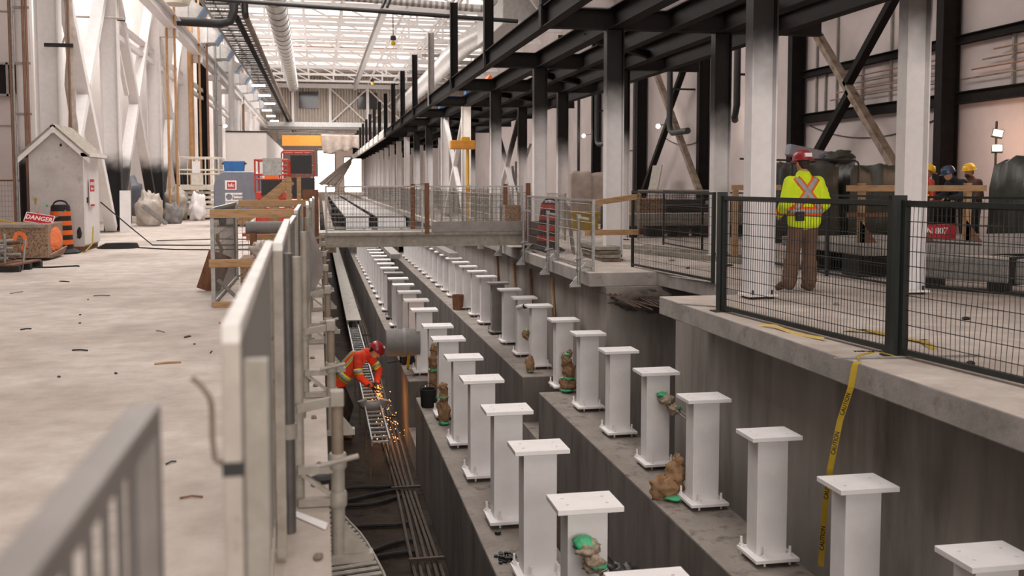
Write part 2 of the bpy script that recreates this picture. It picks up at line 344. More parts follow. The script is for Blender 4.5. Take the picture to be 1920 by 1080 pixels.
# far end wall with two doorways open to the daylight
b = MB(); Y0, Y1 = YE, YE + .3
for a, c in [((-20, 0), (-.7, ZC)), ((2.6, 0), (4.2, 5.5)), ((6.9, 0), (XW, 5.5)), ((-.7, 6.6), (2.6, ZC)), ((2.6, 5.5), (XW, ZC)), ((-20, -3.7), (XW, 0))]:
    b.box((a[0], Y0, a[1]), (c[0], Y1, c[1]))
struct(b.build('wall_back', 'redwall'))
for i, (x0, x1, zt) in enumerate([(-.7, 2.6, 6.6), (4.2, 6.9, 5.5)]):
    b = MB(); b.box((x0 - .12, YE - .1, 0), (x0 + .02, YE + .05, zt)); b.box((x1 - .02, YE - .1, 0), (x1 + .12, YE + .05, zt)); b.box((x0 - .12, YE - .1, zt - .02), (x1 + .12, YE + .05, zt + .2))
    struct(b.build('door_%d' % (i + 1), 'greysteel'))
# window in the white block wall on the left
wx0, wx1, wz0, wz1 = -10.4, -8.3, 3.9, 4.85
b = MB(); t = .06
b.box((wx0, 30.9, wz0), (wx1, 31.0, wz0 + t)); b.box((wx0, 30.9, wz1 - t), (wx1, 31.0, wz1)); b.box((wx0, 30.9, wz0), (wx0 + t, 31, wz1)); b.box((wx1 - t, 30.9, wz0), (wx1, 31, wz1)); b.box((-8.72, 30.9, wz0), (-8.66, 31, wz1))
w = struct(b.build('window_1', 'greysteel'))
g = MB(); g.box((wx0 + .02, 30.95, wz0 + .02), (wx1 - .02, 30.985, wz1 - .02)); g.build('pane', 'glassdark', w)
b = MB()
for z in (3.05, 6.3): b.box((-20, 30.97, z), (XL - .25, 31, z + .025))
struct(b.build('trim_1', 'greysteel'))

# ---- concrete plinths under the two rows of stub posts, each split by a gap
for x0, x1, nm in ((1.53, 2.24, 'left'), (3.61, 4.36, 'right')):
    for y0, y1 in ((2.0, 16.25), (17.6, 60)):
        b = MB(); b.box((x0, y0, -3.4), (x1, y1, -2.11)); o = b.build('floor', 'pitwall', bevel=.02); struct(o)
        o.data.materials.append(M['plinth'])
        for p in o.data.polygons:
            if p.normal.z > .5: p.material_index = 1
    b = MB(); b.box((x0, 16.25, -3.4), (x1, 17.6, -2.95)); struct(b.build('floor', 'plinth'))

# ================================================================ STUB POSTS
def plate_holes():
    b = MB(); b.box((-.245, -.19, -.04), (.245, .19, 0)); o = b.build('top_plate', 'white')
    h = MB()
    for sx in (-1, 1):
        for sy in (-1, 1): h.tube((sx * .15, sy * .075, -.1), (sx * .15, sy * .075, .1), .0135, 12)
    c = h.build('cutter', 'white'); m = o.modifiers.new('b', 'BOOLEAN'); m.operation = 'DIFFERENCE'; m.object = c; m.solver = 'EXACT'
    bake(o); bpy.data.objects.remove(c)
    bv = o.modifiers.new('bevel', 'BEVEL'); bv.width = .003; bv.segments = 1; bv.limit_method = 'ANGLE'
    return o
def make_post():
    t = thing('steel_stub_post', '', 'post')
    hgt = 1.16                                        # underside of base plate at z 0, top of top plate at hgt
    o = plate_holes(); o.parent = t; o.location = (0, 0, hgt)
    b = MB(); b.box((-.15, -.095, .028), (.15, .125, hgt - .04)); b.build('shaft', 'white', t, bevel=.004)
    b = MB(); b.box((-.215, -.235, 0), (.215, .2, .032)); b.build('base_plate', 'white', t, bevel=.003)
    for sx in (-1, 1):
        for sy in (-1, 1):
            b = MB(); x, y = (-.1 if sx < 0 else .15) if sy < 0 else sx * .185, -.165 if sy < 0 else .165; b.tube((x, y, -.05), (x, y, .125), .0125, 10)
            b.lathe([(.024, .03), (.024, .055)], (x, y, 0), 6); b.build('anchor_bolt', 'white', t)
    return t
post0 = make_post()
AY = [5.6, 7.117, 8.689, 10.196, 11.823, 13.342, 14.968, 16.669, 18.464]
BY = [5.62, 7.16, 8.72, 10.328, 11.886, 13.474, 15.083, 16.831, 18.654, 20.024, 21.595, 23.057, 24.673, 26.174, 27.734, 29.253]
while AY[-1] < 47: AY.append(AY[-1] + 1.53)
while BY[-1] < 47: BY.append(BY[-1] + 1.53)
first = True
for X, ys, side in ((1.885, AY, 'left'), (4.095, BY, 'right')):
    for i, y in enumerate(ys):
        yc = y - .19
        if i == 7: yc = y - (.52 if side == 'left' else .35)
        z = -2.06
        lab = 'white steel stub post, %s from the camera in the %s-hand row' % (ORD[i], side)
        if first: p = post0; p.location = (X, yc, z); p['label'] = lab; p['group'] = 'stub posts on the %s plinth' % side; first = False
        else: p = dup(post0, (X, yc, z), 0, lab, 'stub posts on the %s plinth' % side)
        if side == 'right' and i in (11,):
            for ch in p.children:
                ch.data = ch.data.copy(); ch.data.materials[0] = M['greysteel']
            p['label'] = 'grey unpainted steel stub post standing among the white posts of the right-hand plinth row'
        if side == 'left' and i == 13:
            for ch in p.children:
                ch.data = ch.data.copy(); ch.data.materials[0] = M['greysteel']
            p['label'] = 'grey unpainted steel stub post standing among the white posts of the left-hand plinth row'

# wrapped fittings tied to the posts
def wrapped(name_lab, cat_loc, lumps, tapes, rods=(), grp='paper-wrapped fittings on the posts', m='paper'):
    t = thing('wrapped_fitting', name_lab, 'wrapped fitting', cat_loc, 0, grp)
    b = MB()
    for i, (c, r, s) in enumerate(lumps): lump(b, c, r, s, .5)
    b.build('paper_wrap', m, t, smooth='all')
    for c, r, h, s in tapes:
        q = MB(); lump(q, c, (r, r, h), s, .35, 20, 10); q.build('tape_band', 'gtape', t, smooth='all')
    for p, q in rods:
        k = MB(); k.tube(p, q, .016, 8); k.build('rod', 'galv', t, smooth=True)
    return t
wrapped('brown paper and green tape bundle on the front of the nearest full left-row post', (1.83, 6.74, -1.2), [((.02, -.03, .03), (.085, .09, .06), 1), ((.05, -.1, -.06), (.075, .09, .065), 2), ((.12, -.2, -.14), (.05, .07, .05), 31)], [((.0, -.02, .06), .085, .045, 3), ((.07, -.13, -.07), .07, .022, 5)], [((.1, -.2, -.13), (.3, -.6, -.3)), ((.14, -.2, -.13), (.34, -.6, -.3))], m='paperpale')
b = MB(); lump(b, (1.94, 6.1, -1.14), (.09, .12, .06), 71, .6); tag(b.build('black_rag', 'blk', smooth='all'), 'black rag hung on the rods below the nearest wrapped left-row post', 'rag')
wrapped('pale wrapped elbow with bare rods high on the fifth right-row post', (4.13, 11.5, -1.22), [((.02, -.03, -.01), (.08, .09, .07), 4), ((.09, -.12, -.11), (.06, .08, .065), 6)], [((-.02, .0, .05), .07, .03, 7), ((.12, -.14, -.09), .05, .02, 8)], [((.1, -.14, -.13), (.3, -.75, -.3)), ((.14, -.14, -.12), (.34, -.75, -.28))], m='paperpale')
wrapped('brown paper bundle with green tape at the foot of the right-row post by the gap', (4.08, 16.12, -2.1), [((0, 0, .14), (.13, .1, .15), 9), ((.02, 0, .35), (.1, .09, .16), 10), ((-.02, 0, .56), (.085, .07, .11), 32), ((.03, -.02, .66), (.05, .05, .06), 33)], [((0, 0, .04), .12, .03, 11), ((0, 0, .24), .11, .03, 12), ((.0, 0, .64), .075, .03, 13)])
wrapped('crumpled brown paper bag with green hem beside the fourth right-row post', (3.83, 10.42, -2.1), [((-.05, 0, .1), (.17, .1, .14), 14), ((.06, .03, .25), (.12, .08, .15), 15), ((.1, .04, .4), (.06, .05, .08), 34)], [((.02, -.07, .025), .12, .025, 16)])
wrapped('tall brown paper bundle with green tape between two left-row posts', (1.76, 14.3, -2.1), [((0, 0, .17), (.085, .08, .2), 17), ((0, 0, .42), (.06, .055, .14), 18), ((-.02, 0, .55), (.065, .05, .06), 35)], [((0, 0, .4), .068, .025, 19), ((0, 0, .02), .085, .03, 20)])
wrapped('slim tall paper bundle with green tape standing behind the black pail', (1.79, 15.9, -2.1), [((0, 0, .3), (.07, .065, .3), 21), ((.0, -.02, .65), (.07, .06, .16), 22), ((.02, 0, .83), (.065, .055, .09), 28)], [((0, 0, .06), .08, .05, 23), ((0, 0, .5), .08, .03, 24), ((.05, 0, .9), .05, .02, 36)])
wrapped('small paper-wrapped knob on the side of the eighth right-row post', (3.78, 18.1, -1.4), [((0, 0, 0), (.06, .07, .1), 25)], [((0, 0, .07), .055, .025, 26)])
wrapped('rusty brown lump at the foot of the eighth right-row post', (3.82, 17.95, -2.1), [((0, 0, .14), (.07, .07, .17), 27)], [((0, 0, .03), .07, .02, 29)])
# spigot on the ninth right post
t = thing('pipe_spigot', 'white pipe spigot with dark end on the ninth right-row post', 'pipe', (3.94, 19.68, -1.1))
b = MB(); b.tube((0, 0, 0), (.1, -.2, .05), .05, 12); b.build('tube', 'white', t, True)
b = MB(); b.tube((.1, -.2, .05), (.12, -.24, .06), .055, 12); b.build('cap', 'rubber', t, True)
# dark nuts heaped on the left plinth, a bucket, timber off-cuts, stand-up pail
nut = MB(); nut.lathe([(.011, 0), (.02, 0), (.02, .02), (.011, .02)], (0, 0, 0), 6)
nm = nut.mesh('hex_nut'); nm.materials.append(M['blk'])
for i in range(34):
    a = random.random() * 6.28; r = .12 * math.sqrt(random.random()); k = 0 if i < 22 else 1
    o = bpy.data.objects.new('hex_nut', nm); COL.objects.link(o); o.location = (1.7 + r * math.cos(a) * (.6 if k else 1), 9.0 + r * 1.3 * math.sin(a) * (.6 if k else 1), -2.11 + .021 * k); o.rotation_euler = (0, 0, a)
    tag(o, 'dark hex nut in the little heap on the left plinth', 'nut', 'loose nuts on the left plinth')
o = bpy.data.objects.new('hex_nut', nm); COL.objects.link(o); o.location = (1.73, 9.66, -2.11); o.scale = (1.6,) * 3; tag(o, 'single larger nut lying apart from the heap on the left plinth', 'nut')
t = thing('pail', 'small black pail standing in front of the slim paper bundle', 'pail', (1.66, 15.5, -2.11))
b = MB(); b.lathe([(.1, 0), (.115, .02), (.13, .27), (.135, .29), (.12, .29), (.1, .03)], n=20); b.build('body', 'rubber', t, True)
b = MB(); b.path([(.13 * math.cos(a), 0, .28 + .1 * math.sin(a)) for a in [math.pi * i / 10 for i in range(11)]], .006, 6); b.build('handle', 'blk', t, True)
t = thing('pail', 'dark brown pail on the right plinth among distant posts', 'pail', (3.78, 27.4, -2.11))
b = MB(); b.lathe([(.14, 0), (.16, .3), (.165, .42), (.15, .42), (.13, .03)], n=18); b.build('body', 'wooddk', t, True)
# fat grey pipe stub and hose ring on the left plinth at the gap
t = thing('pipe_stub', 'fat grey pipe stub lying across the left plinth behind the grinding worker', 'pipe', (1.18, 18.3, -1.52))
b = MB(); b.tube((.0, 0, 0), (.62, 0, 0), .25, 24); b.build('barrel', 'hose', t, True)
b = MB(); b.tube((.3, 0, 0), (.36, 0, 0), .27, 24); b.build('collar', 'greysteel', t, True)
t = MB(); t.path([(1.64 + .02 * math.sin(a), 18.75 + .1 * math.cos(a), -1.9 + .2 * math.sin(a)) for a in [2 * math.pi * i / 24 for i in range(24)]], .02, 8, True)
tag(t.build('hose_ring', 'yellowbox', smooth=True), 'upright ring of yellowish hose leaning on a left-row post', 'hose')
t = thing('angle_grinder', 'black power tool with cord resting on the left plinth beyond the gap', 'power tool', (1.66, 19.3, -2.1), R(15))
b = MB(); b.box((-.14, -.07, 0), (.14, .07, .16)); b.build('body', 'blk', t, bevel=.02)
b = MB(); b.tube((-.14, 0, .07), (-.42, -.05, .05), .012, 8); b.build('cord', 'rubber', t, True)

# ================================================================ PIT: trays, pipes, ladders
def ladder_tray(name, lab, cat, y0, y1, x0, x1, z, pitch=.3, m='galv', grp=None):
    t = thing(name, lab, cat, (0, y0, z), 0, grp)
    for x in (x0, x1):
        b = MB(); b.box((x - .012, 0, 0), (x + .012, y1 - y0, .11)); b.build('side_rail', m, t)
    n = int((y1 - y0) / pitch)
    for i in range(min(n, 60)):
        b = MB(); b.box((x0, i * pitch + .1, .02), (x1, i * pitch + .14, .045)); b.build('rung', m, t)
    return t
ladder_tray('cable_ladder', 'open galvanised cable ladder under the grinding worker\'s hands', 'cable tray', 15.6, 28.6, .78, 1.06, -2.72)
t = thing('covered_cable_tray', 'long lidded cable tray running along the trench behind the grinder', 'cable tray', (0, 28.6, -2.72))
b = MB(); b.box((.76, 0, 0), (.79, 60, .2)); b.build('side_rail', 'galv', t)
b = MB(); b.box((1.1, 0, 0), (1.13, 60, .2)); b.build('side_rail', 'galv', t)
b = MB(); b.box((.74, 0, .2), (1.15, 60, .23)); b.build('lid', 'galvold', t)
for i in range(8):
    b = MB(); b.tube((.95, 1 + i * 6, -.68), (.95, 1 + i * 6, 0), .02, 6); b.build('leg', 'galv', t)
for i, y in enumerate((15.75, 15.95, 17.2, 19.9, 22.6, 25.3)):
    for x in ((.76,) if i == 0 else (1.08,)) if i < 2 else (.76, 1.08):
        b = MB(); b.tube((x, y, -3.4), (x, y, -2.66), .009, 6)
        tag(b.build('threaded_rod', 'galvrust'), 'thin threaded rod holding up the open cable ladder in the trench', 'rod', 'support rods of the cable ladder')
t = thing('pipe_saddle', 'curved grey foam saddle lying on the cable ladder in front of the grinder', 'pipe insulation', (.93, 18.1, -2.56))
b = MB(); b.path([(.2 * math.cos(a), 0, -.1 + .13 * (1 - math.sin(a))) for a in [math.pi * i / 10 for i in range(11)]], .09, 12); b.build('foam', 'hose', t, True)
for i in range(5):
    b = MB(); x = 1.12 + i * .075
    b.path([(x + .02 * math.sin(y * .9 + i), y, -3.35 + .0 * y) for y in [4 + 1.0 * k for k in range(60)]], .024, 7)
    tag(b.build('conduit_pipe', 'conduit', smooth=True), 'thin brown trench-floor conduit, %s from the left plinth' % ORD[4 - i], 'pipe', 'conduits on the trench floor')
for i, y in enumerate((8.3, 12.2, 15.2, 20, 25, 31, 37)):
    b = MB(); b.bar((1.05, y, -3.29), (1.5, y, -3.29), .05, .04)
    tag(b.build('pipe_clamp', 'conduit'), 'metal strap across the trench floor conduits, %s from the camera' % ORD[i], 'strap', 'straps across the conduits')
for i, (y, z, am) in enumerate([(15.4, -3.36, .12), (15.0, -3.36, -.08), (14.7, -3.36, .1), (13.6, -3.36, -.12), (12.7, -3.36, .15), (12.4, -3.36, .1)]):
    b = MB(); b.path([(.08 + 1.1 * k / 14, y + am * math.sin(k / 3 + i) + .3 * (k / 14) ** 2, z) for k in range(15)], .03, 8)
    tag(b.build('cable', 'rubber', smooth=True), 'black cable crossing the trench floor, %s of those near the curved tray' % ORD[i], 'cable', 'cables across the trench floor')
# curved sheet tray hanging under the slab edge (lower left)
t = thing('curved_cable_ladder', 'curved slatted tray descending beneath the scaffold post at bottom', 'cable tray', (0, 0, 0))
CL = [Vector(p) for p in [(.1, 14.1, -3.05), (.194, 13.5, -3.0), (.341, 12.9, -3.0), (.46, 12.4, -2.98), (.53, 12.0, -2.97), (.6, 11.5, -2.96), (.66, 11.0, -2.95), (.7, 10.5, -2.95), (.72, 10.0, -2.95)]]
b = MB(); b.path(CL, .024, 6); b.build('side_rail', 'galvold', t, True)
b = MB(); b.path([Vector((.05, p.y, p.z)) for p in CL[1:]], .024, 6); b.build('side_rail', 'galvold', t, True)
for i in range(1, len(CL) - 1):
    for k in (0, .33, .66):
        p = CL[i].lerp(CL[i + 1], k); b = MB(); b.bar(p, (.05, p.y - .12, p.z), .09, .02); b.build('slat', 'galvold', t)
for i in (2, 5, 7):
    b = MB(); b.tube(CL[i] - Vector((.02, 0, .43)), CL[i] - Vector((.02, 0, 0)), .015, 6); b.build('leg', 'galvrust', t)
# recess under the platform: rebar and rough concrete
b = MB(); lump(b, (4.95, 14.72, -.4), (.5, .22, .16), 31, .5); tag(b.build('concrete_rubble', 'grout', smooth='all'), 'rough broken concrete under the platform edge in the notch', 'rubble')
for i in range(11):
    x = 4.35 + .09 * i; b = MB(); b.path([(x, 15.2, -.3), (x + .1, 14.6 - .03 * (i % 3), -.33 - .02 * (i % 4)), (x + .25 + .1 * random.random(), 14.2 - .1 * (i % 4), -.4 - .06 * random.random())], .011, 6)
    tag(b.build('rebar', 'rust', smooth=True), 'rusty rebar poking out under the platform notch, %s from the left' % ORD[i], 'rebar', 'rebar in the notch')
for i, (x, y, l) in enumerate([(4.4, 20.6, .9), (4.4, 22.5, 1.1), (4.4, 24.6, 1.0), (4.4, 18.6, .8)]):
    b = MB(); b.bar((x - .01, y, -.4), (x - .012, y - .75 * l, -3.38 + .6 * (i % 2)), .035, .09, up=(0, 1, 0))
    tag(b.build('timber_prop', 'wood' if i % 2 else 'wooddk'), 'timber prop leaning on the right pit wall near the bridge, %s from the camera' % ORD[[1, 2, 3, 0][i]], 'timber', 'props on the pit wall')
# square black pipe bend on the right pit wall
b = MB(); b.path([(4.64, 7.3, -3.4), (4.64, 7.3, -2.3), (4.64, 7.9, -2.3), (4.64, 7.9, -3.4)], .055, 8)
tag(b.build('pipe_bend', 'blk', smooth=True), 'black square pipe loop standing against the right pit wall', 'pipe')
# ================================================================ RIGHT: COLUMNS AND MEZZANINE STEEL
def make_col(fade, h=4.2):
    t = thing('steel_column', '', 'column')
    b = MB(); b.ibeam((0, 0, .05), (0, 0, h), .33, .21, .02, .014, up=(1, 0, 0)); b.build('shaft', fade, t)
    b = MB(); b.box((-.2, -.16, .03), (.2, .16, .055)); b.build('base_plate', 'white', t)
    for sx in (-1, 1):
        for sy in (-1, 1):
            b = MB(); b.tube((sx * .125, sy * .125, 0), (sx * .125, sy * .125, .11), .014, 8); b.lathe([(.032, .0), (.032, .03)], (sx * .125, sy * .125, 0), 6); b.build('anchor_bolt', 'blk', t)
    return t
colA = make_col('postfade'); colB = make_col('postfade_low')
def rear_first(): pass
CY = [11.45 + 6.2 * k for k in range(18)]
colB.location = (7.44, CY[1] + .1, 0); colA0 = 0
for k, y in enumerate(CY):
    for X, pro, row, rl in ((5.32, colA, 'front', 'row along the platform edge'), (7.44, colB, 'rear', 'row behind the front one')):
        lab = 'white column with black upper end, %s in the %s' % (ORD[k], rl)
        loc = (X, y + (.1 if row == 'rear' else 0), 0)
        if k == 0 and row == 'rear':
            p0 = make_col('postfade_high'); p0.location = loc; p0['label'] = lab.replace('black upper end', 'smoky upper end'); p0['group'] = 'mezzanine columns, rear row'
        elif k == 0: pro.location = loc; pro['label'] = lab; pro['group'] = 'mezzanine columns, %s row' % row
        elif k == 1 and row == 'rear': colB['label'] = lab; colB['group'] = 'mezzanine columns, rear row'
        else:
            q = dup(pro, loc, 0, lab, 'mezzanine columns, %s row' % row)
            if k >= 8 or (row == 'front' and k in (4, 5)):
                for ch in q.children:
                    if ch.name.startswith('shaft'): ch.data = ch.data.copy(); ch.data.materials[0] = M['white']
                q['label'] = q['label'].replace('with black upper end', 'painted to the top')
            elif False: pass
def beam(name, p, q, h, w, m, lab, cat='beam', grp=None, tf=.022, tw=.014):
    b = MB(); b.ibeam(p, q, h, w, tf, tw); return tag(b.build(name, m), lab, cat, grp)
ZB = 4.39
for i, (x, w) in enumerate([(4.05, .18), (5.32, .24), (6.4, .2), (7.44, .24), (8.5, .24)]):
    beam('mezzanine_beam', (x, 3, ZB), (x, 62, ZB), .38, w, 'black', 'long dark mezzanine beam running down the hall, %s from the pit' % ORD[i], 'beam', 'lengthwise mezzanine beams')
    b = MB(); b.box((x - w / 2, 62, ZB - .19), (x + w / 2, 122, ZB + .19)) if i == 0 else b.ibeam((x, 62, ZB), (x, 122, ZB), .38, w)
    tag(b.build('mezzanine_beam', 'whitedirty' if i == 0 else 'black'), 'far stretch of mezzanine beam under the finished deck, %s from the pit' % ORD[i], 'beam', 'far mezzanine beams')
for k, y in enumerate([5.25] + CY):
    beam('cross_beam', (3.98, y, ZB - .012), (9.4, y, ZB - .012), .36, .2, 'black', 'dark mezzanine cross beam over a column pair, %s from the camera' % ORD[k], 'beam', 'mezzanine cross beams')
for k in range(1, 9):
    y = 11.45 + 6.2 * k - 3.1
    beam('tie_beam', (5.32, y - 1.2, ZB - .05), (7.44, y + 1.2, ZB - .05), .16, .12, 'black', 'thin slanting tie between mezzanine beams, %s bay from the camera' % ORD[k], 'beam', 'slanting mezzanine ties')
for k in range(1, 18):
    y = 11.45 + 6.2 * k
    b = MB(); b.ibeam((4.05, y, 4.6), (4.05, y, 6.82), .22, .2, .014, .01, up=(1, 0, 0)); b.box((3.93, y - .1, 4.2), (3.956, y + .1, 4.6)); b.box((3.93, y - .1, 4.583), (4.16, y + .1, 4.6))
    tag(b.build('upright_post', 'greysteel' if k in (4,) else 'black'), 'dark steel upright on the mezzanine edge beam, %s from the camera' % ORD[k - 1], 'post', 'uprights on the mezzanine edge')
b = MB(); b.box((4.0, 62, 4.58), (9.4, 122, 4.72)); struct(b.build('floor', 'deck'))
# guardrail wires on the far deck
for z in (5.1, 5.5):
    b = MB(); b.tube((4.2, 62, z), (4.2, 118, z), .02, 6); tag(b.build('guard_cable', 'wire'), '%s guard cable along the far mezzanine edge' % ('lower' if z < 5.3 else 'upper'), 'cable')
# things stored on the mezzanine grating, seen through the steel
t = thing('tarp_tent', 'orange tarpaulin tent up on the mezzanine', 'tarpaulin', (6.2, 36.5, 4.58))
b = MB(); b.add([(-.5, -.4, 0), (.5, -.4, 0), (0, -.4, .8), (-.5, .5, 0), (.5, .5, 0), (0, .5, .8)], [(0, 1, 2), (3, 5, 4), (0, 2, 5, 3), (1, 4, 5, 2), (0, 3, 4, 1)]); b.build('cover', 'orange', t)
b = MB(); b.box((-.35, .1, 4.58), (.25, .6, 5.1)); o = tag(b.build('plastic_crate', 'blue'), 'blue crate beside the orange tent on the mezzanine', 'crate'); o.location = (5.7, 36.3, 0)
b = MB(); b.box((5.1, 42.2, 4.58), (5.8, 42.8, 5.1)); tag(b.build('plastic_crate', 'blue'), 'blue crate farther down the mezzanine', 'crate')

def bay_brace(X, y0, y1, z0, z1, lab, m):
    t = thing('cross_brace', lab, 'brace', (X, 0, 0))
    b = MB(); b.bar((0, y0, z0), (0, y1, z1), .16, .16, up=(1, 0, 0)); b.build('diagonal', m, t)
    ym, zm = (y0 + y1) / 2, (z0 + z1) / 2; d = Vector((0, y1 - y0, z0 - z1)).normalized() * .13
    b = MB(); b.bar((0, y0, z1), (0, ym - d.y, zm - d.z), .16, .16, up=(1, 0, 0)); b.build('diagonal', m, t)
    b = MB(); b.bar((0, ym + d.y, zm + d.z), (0, y1, z0), .16, .16, up=(1, 0, 0)); b.build('diagonal', m, t)
bay_brace(5.32, 36.5, 42.2, .1, 4.1, 'white X brace between two floodlit front-row columns by the yellow jib', 'white')
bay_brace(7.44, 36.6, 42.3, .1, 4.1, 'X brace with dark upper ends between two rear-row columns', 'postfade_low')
point('column_flood_fill', (4.75, 35.1, 3.3), 85, (1, .86, .7), .1)  # added unseen flood source for the front column, no lamp on the jib
t = thing('jib_hoist', 'yellow jib hoist on a thin yellow pole beside the floodlit column', 'hoist', (4.85, 33.9, 0))
b = MB(); b.tube((.18, 0, 0), (.18, 0, 2.6), .05, 10); b.build('pole', 'yellow', t, True)
b = MB(); b.cbox((.0, 0, 2.72), (.85, .35, .3)); b.build('head', 'amber', t, bevel=.03)
b = MB(); b.cbox((.1, 0, 2.92), (.3, .3, .14)); b.build('motor', 'yellow', t, bevel=.03)
b = MB(); b.tube((.18, 0, .9), (.18, 0, 1.35), .08, 10); b.build('sleeve', 'amber', t, True)
t = thing('steel_stack', 'crossed dark steel angles stacked upright behind the rear-row X brace', 'steel stock', (9.0, 44.5, 0))
for i in range(7):
    b = MB(); b.bar((-.6 + .12 * i, .1 * i, 0), (.5 - .15 * i, .1 * i, 3.2 - .2 * i), .1, .1); b.build('angle_bar', 'greysteel', t)

# ================================================================ FENCES
def fence(name, lab, p, q, h, dx=.05, dz=.12, mf='dframe', mw='dwire', r=.02, wr=.0028, z0=.03, wavy=0, feet=False, grp=None, kind='post', z=0):
    p = Vector(p); q = Vector(q); d = q - p; L = d.length; rz = math.atan2(d.y, d.x)
    t = thing(name, lab, 'fence panel', (p.x, p.y, z), rz, grp)
    for x in (0, L):
        b = MB(); b.box((x - r, -r, 0), (x + r, r, h)); b.build('post', mf, t)
    for zz in (z0, h - r * 1.6):
        b = MB(); b.box((0, -r * .8, zz), (L, r * .8, zz + r * 1.5)); b.build('rail', mf, t)
    b = MB(); n = int(L / dx)
    for i in range(1, n):
        x = i * L / n
        if wavy:
            b.path([(x + wavy * math.sin(zz * 5 + .25 * i), .3 * wavy * math.sin(zz * 7 + i), zz) for zz in [z0 + (h - z0) * k / 9 for k in range(10)]], wr, 4)
        else: b.tube((x, 0, z0), (x, 0, h - .02), wr, 4)
    m_ = int((h - z0) / dz)
    for j in range(1, m_ + 1):
        zz = z0 + j * dz
        if zz < h - .03: b.tube((0, .004, zz), (L, .004, zz), wr * 1.15, 4)
    b.build('wire_mesh', mw, t)
    return t
g1 = 'black fence panels along the platform edge'
fence('mesh_fence', 'black wire fence panel spanning the notch in the platform edge', (5.2, 16.1), (5.47, 13.25), 1.29, .06, .13, grp=g1, r=.022)
fence('mesh_fence', 'black wire fence panel in front of the walking man', (4.36, 10.27), (4.62, 7.42), 1.28, .045, .12, grp=g1, r=.028, wr=.0032)
fence('mesh_fence', 'black wire fence panel with bent wires at the right edge of the view', (4.66, 7.3), (4.95, 4.55), 1.28, .05, .12, grp=g1, r=.028, wr=.0032, wavy=.012)
for (x, y), l in (((4.36, 10.32), 'left'), ((4.64, 7.36), 'right')):
    t = thing('fence_post', 'thick black fence post joining panels on the platform edge, %s of the two' % l, 'post', (x, y, 0))
    b = MB(); b.box((-.045, -.04, 0), (.045, .04, 1.32)); b.build('upright', 'dframe', t)
    b = MB(); b.box((-.1, -.08, 0), (.1, .08, .012)); b.build('foot_plate', 'dframe', t)
g2 = 'black fence panels at the back of the platform'
bk = [(7.78, 21.8), (7.72, 19.3), (7.66, 16.4), (7.6, 13.95), (7.66, 12.35), (8.55, 10.6)]
nmz = ['farthest', 'fourth', 'third', 'second', 'nearest']
for i in range(5):
    fence('mesh_fence', 'black wire fence panel at the back of the platform, %s from the camera' % nmz[i] if i < 4 else 'black wire fence panel at the back of the platform by the galvanised duct', bk[i], bk[i + 1], 1.25, .06, .12, grp=g2)
g3 = 'galvanised mesh panels by the bridge'
fence('mesh_fence', 'galvanised mesh panel at the platform edge nearest the notch', (4.3, 15.35), (4.3, 17.75), 1.16, .07, .15, 'galv', 'wire', .022, .003, grp=g3)
fence('mesh_fence', 'galvanised mesh panel at the platform edge in front of the striped drum', (4.3, 17.85), (4.3, 20.4), 1.16, .07, .15, 'galv', 'wire', .022, .003, grp=g3)
gf = 'mesh panels along the far platform edge'
for i in range(12):
    y = 22.4 + i * 2.6
    fence('mesh_fence', 'grey mesh panel on the platform edge, %s beyond the bridge' % ORD[i], (4.3, y), (4.3, y + 2.45), 1.16, .11, .2, 'galvold', 'wire', .022, .004, grp=gf)
for i in range(5):
    y = 54.5 + i * 7
    fence('mesh_fence', 'long mesh panel far down the platform edge, %s of the far ones' % ORD[i], (4.3, y), (4.3, y + 6.8), 1.2, .25, .3, 'galvold', 'wire', .025, .006, grp=gf)
for i in range(9):
    y = 24 + i * 3
    fence('mesh_fence', 'grey mesh panel among the mid-hall columns, %s from the bridge' % ORD[i], (6.0, y), (6.0, y + 2.8), 1.16, .12, .2, 'galvold', 'wire', .022, .004, grp='mesh panels among the mid-hall columns')
# slab-edge guard clamps
def clamp_post(x, y, s, lab, grp, m='galvold', top=.56):
    """s = +1: bracket arms reach to -x (left floor edge), -1: mirrored"""
    t = thing('slab_edge_post', lab, 'guardrail post', (x, y, 0), 0, grp)
    b = MB(); b.tube((0, 0, -.24), (0, 0, .19), .03, 12); b.build('lower_tube', m, t, True)
    b = MB(); b.tube((0, 0, .18), (0, 0, top), .026, 12); b.build('upper_tube', 'galvrust' if s > 0 else m, t, True)
    for z in (.03, .2):
        b = MB(); b.lathe([(.036, -.035), (.04, -.025), (.04, .025), (.036, .035)], (0, 0, z), 12); b.build('collar', m, t, True)
    b = MB(); b.bar((-.17 * s, 0, top - .06), (0, 0, top - .03), .026, .04); b.build('arm', m, t)
    b = MB(); b.cbox((0, 0, top - .02), (.06, .07, .07)); b.build('head_clamp', m, t, bevel=.006)
    b = MB(); b.box((-.17 * s, -.02, .15), (0, .02, .185)); b.build('arm', m, t)
    b = MB(); b.box((-.17 * s, -.02, .005), (0, .02, .04)); b.build('arm', m, t)
    b = MB(); b.bar((-.155 * s, 0, .15), (-.02 * s, 0, .04), .018, .028, up=(0, 1, 0)); b.build('brace', m, t)
    b = MB(); b.add([(0, -.015, -.04), (0, -.015, -.22), (.14 * s, -.015, -.22), (0, .015, -.04), (0, .015, -.22), (.14 * s, .015, -.22)], [(0, 1, 2), (3, 5, 4), (0, 3, 4, 1), (1, 4, 5, 2), (2, 5, 3, 0)]); b.build('gusset', m, t)
    b = MB(); b.box((-.03 * s, -.03, -.255), (.15 * s, .03, -.215)); b.build('base_shoe', m, t)
    b = MB(); b.tube((-.07, -.045, .195), (.09, -.03, .225), .012, 8); b.build('wedge', m, t, True)
    return t
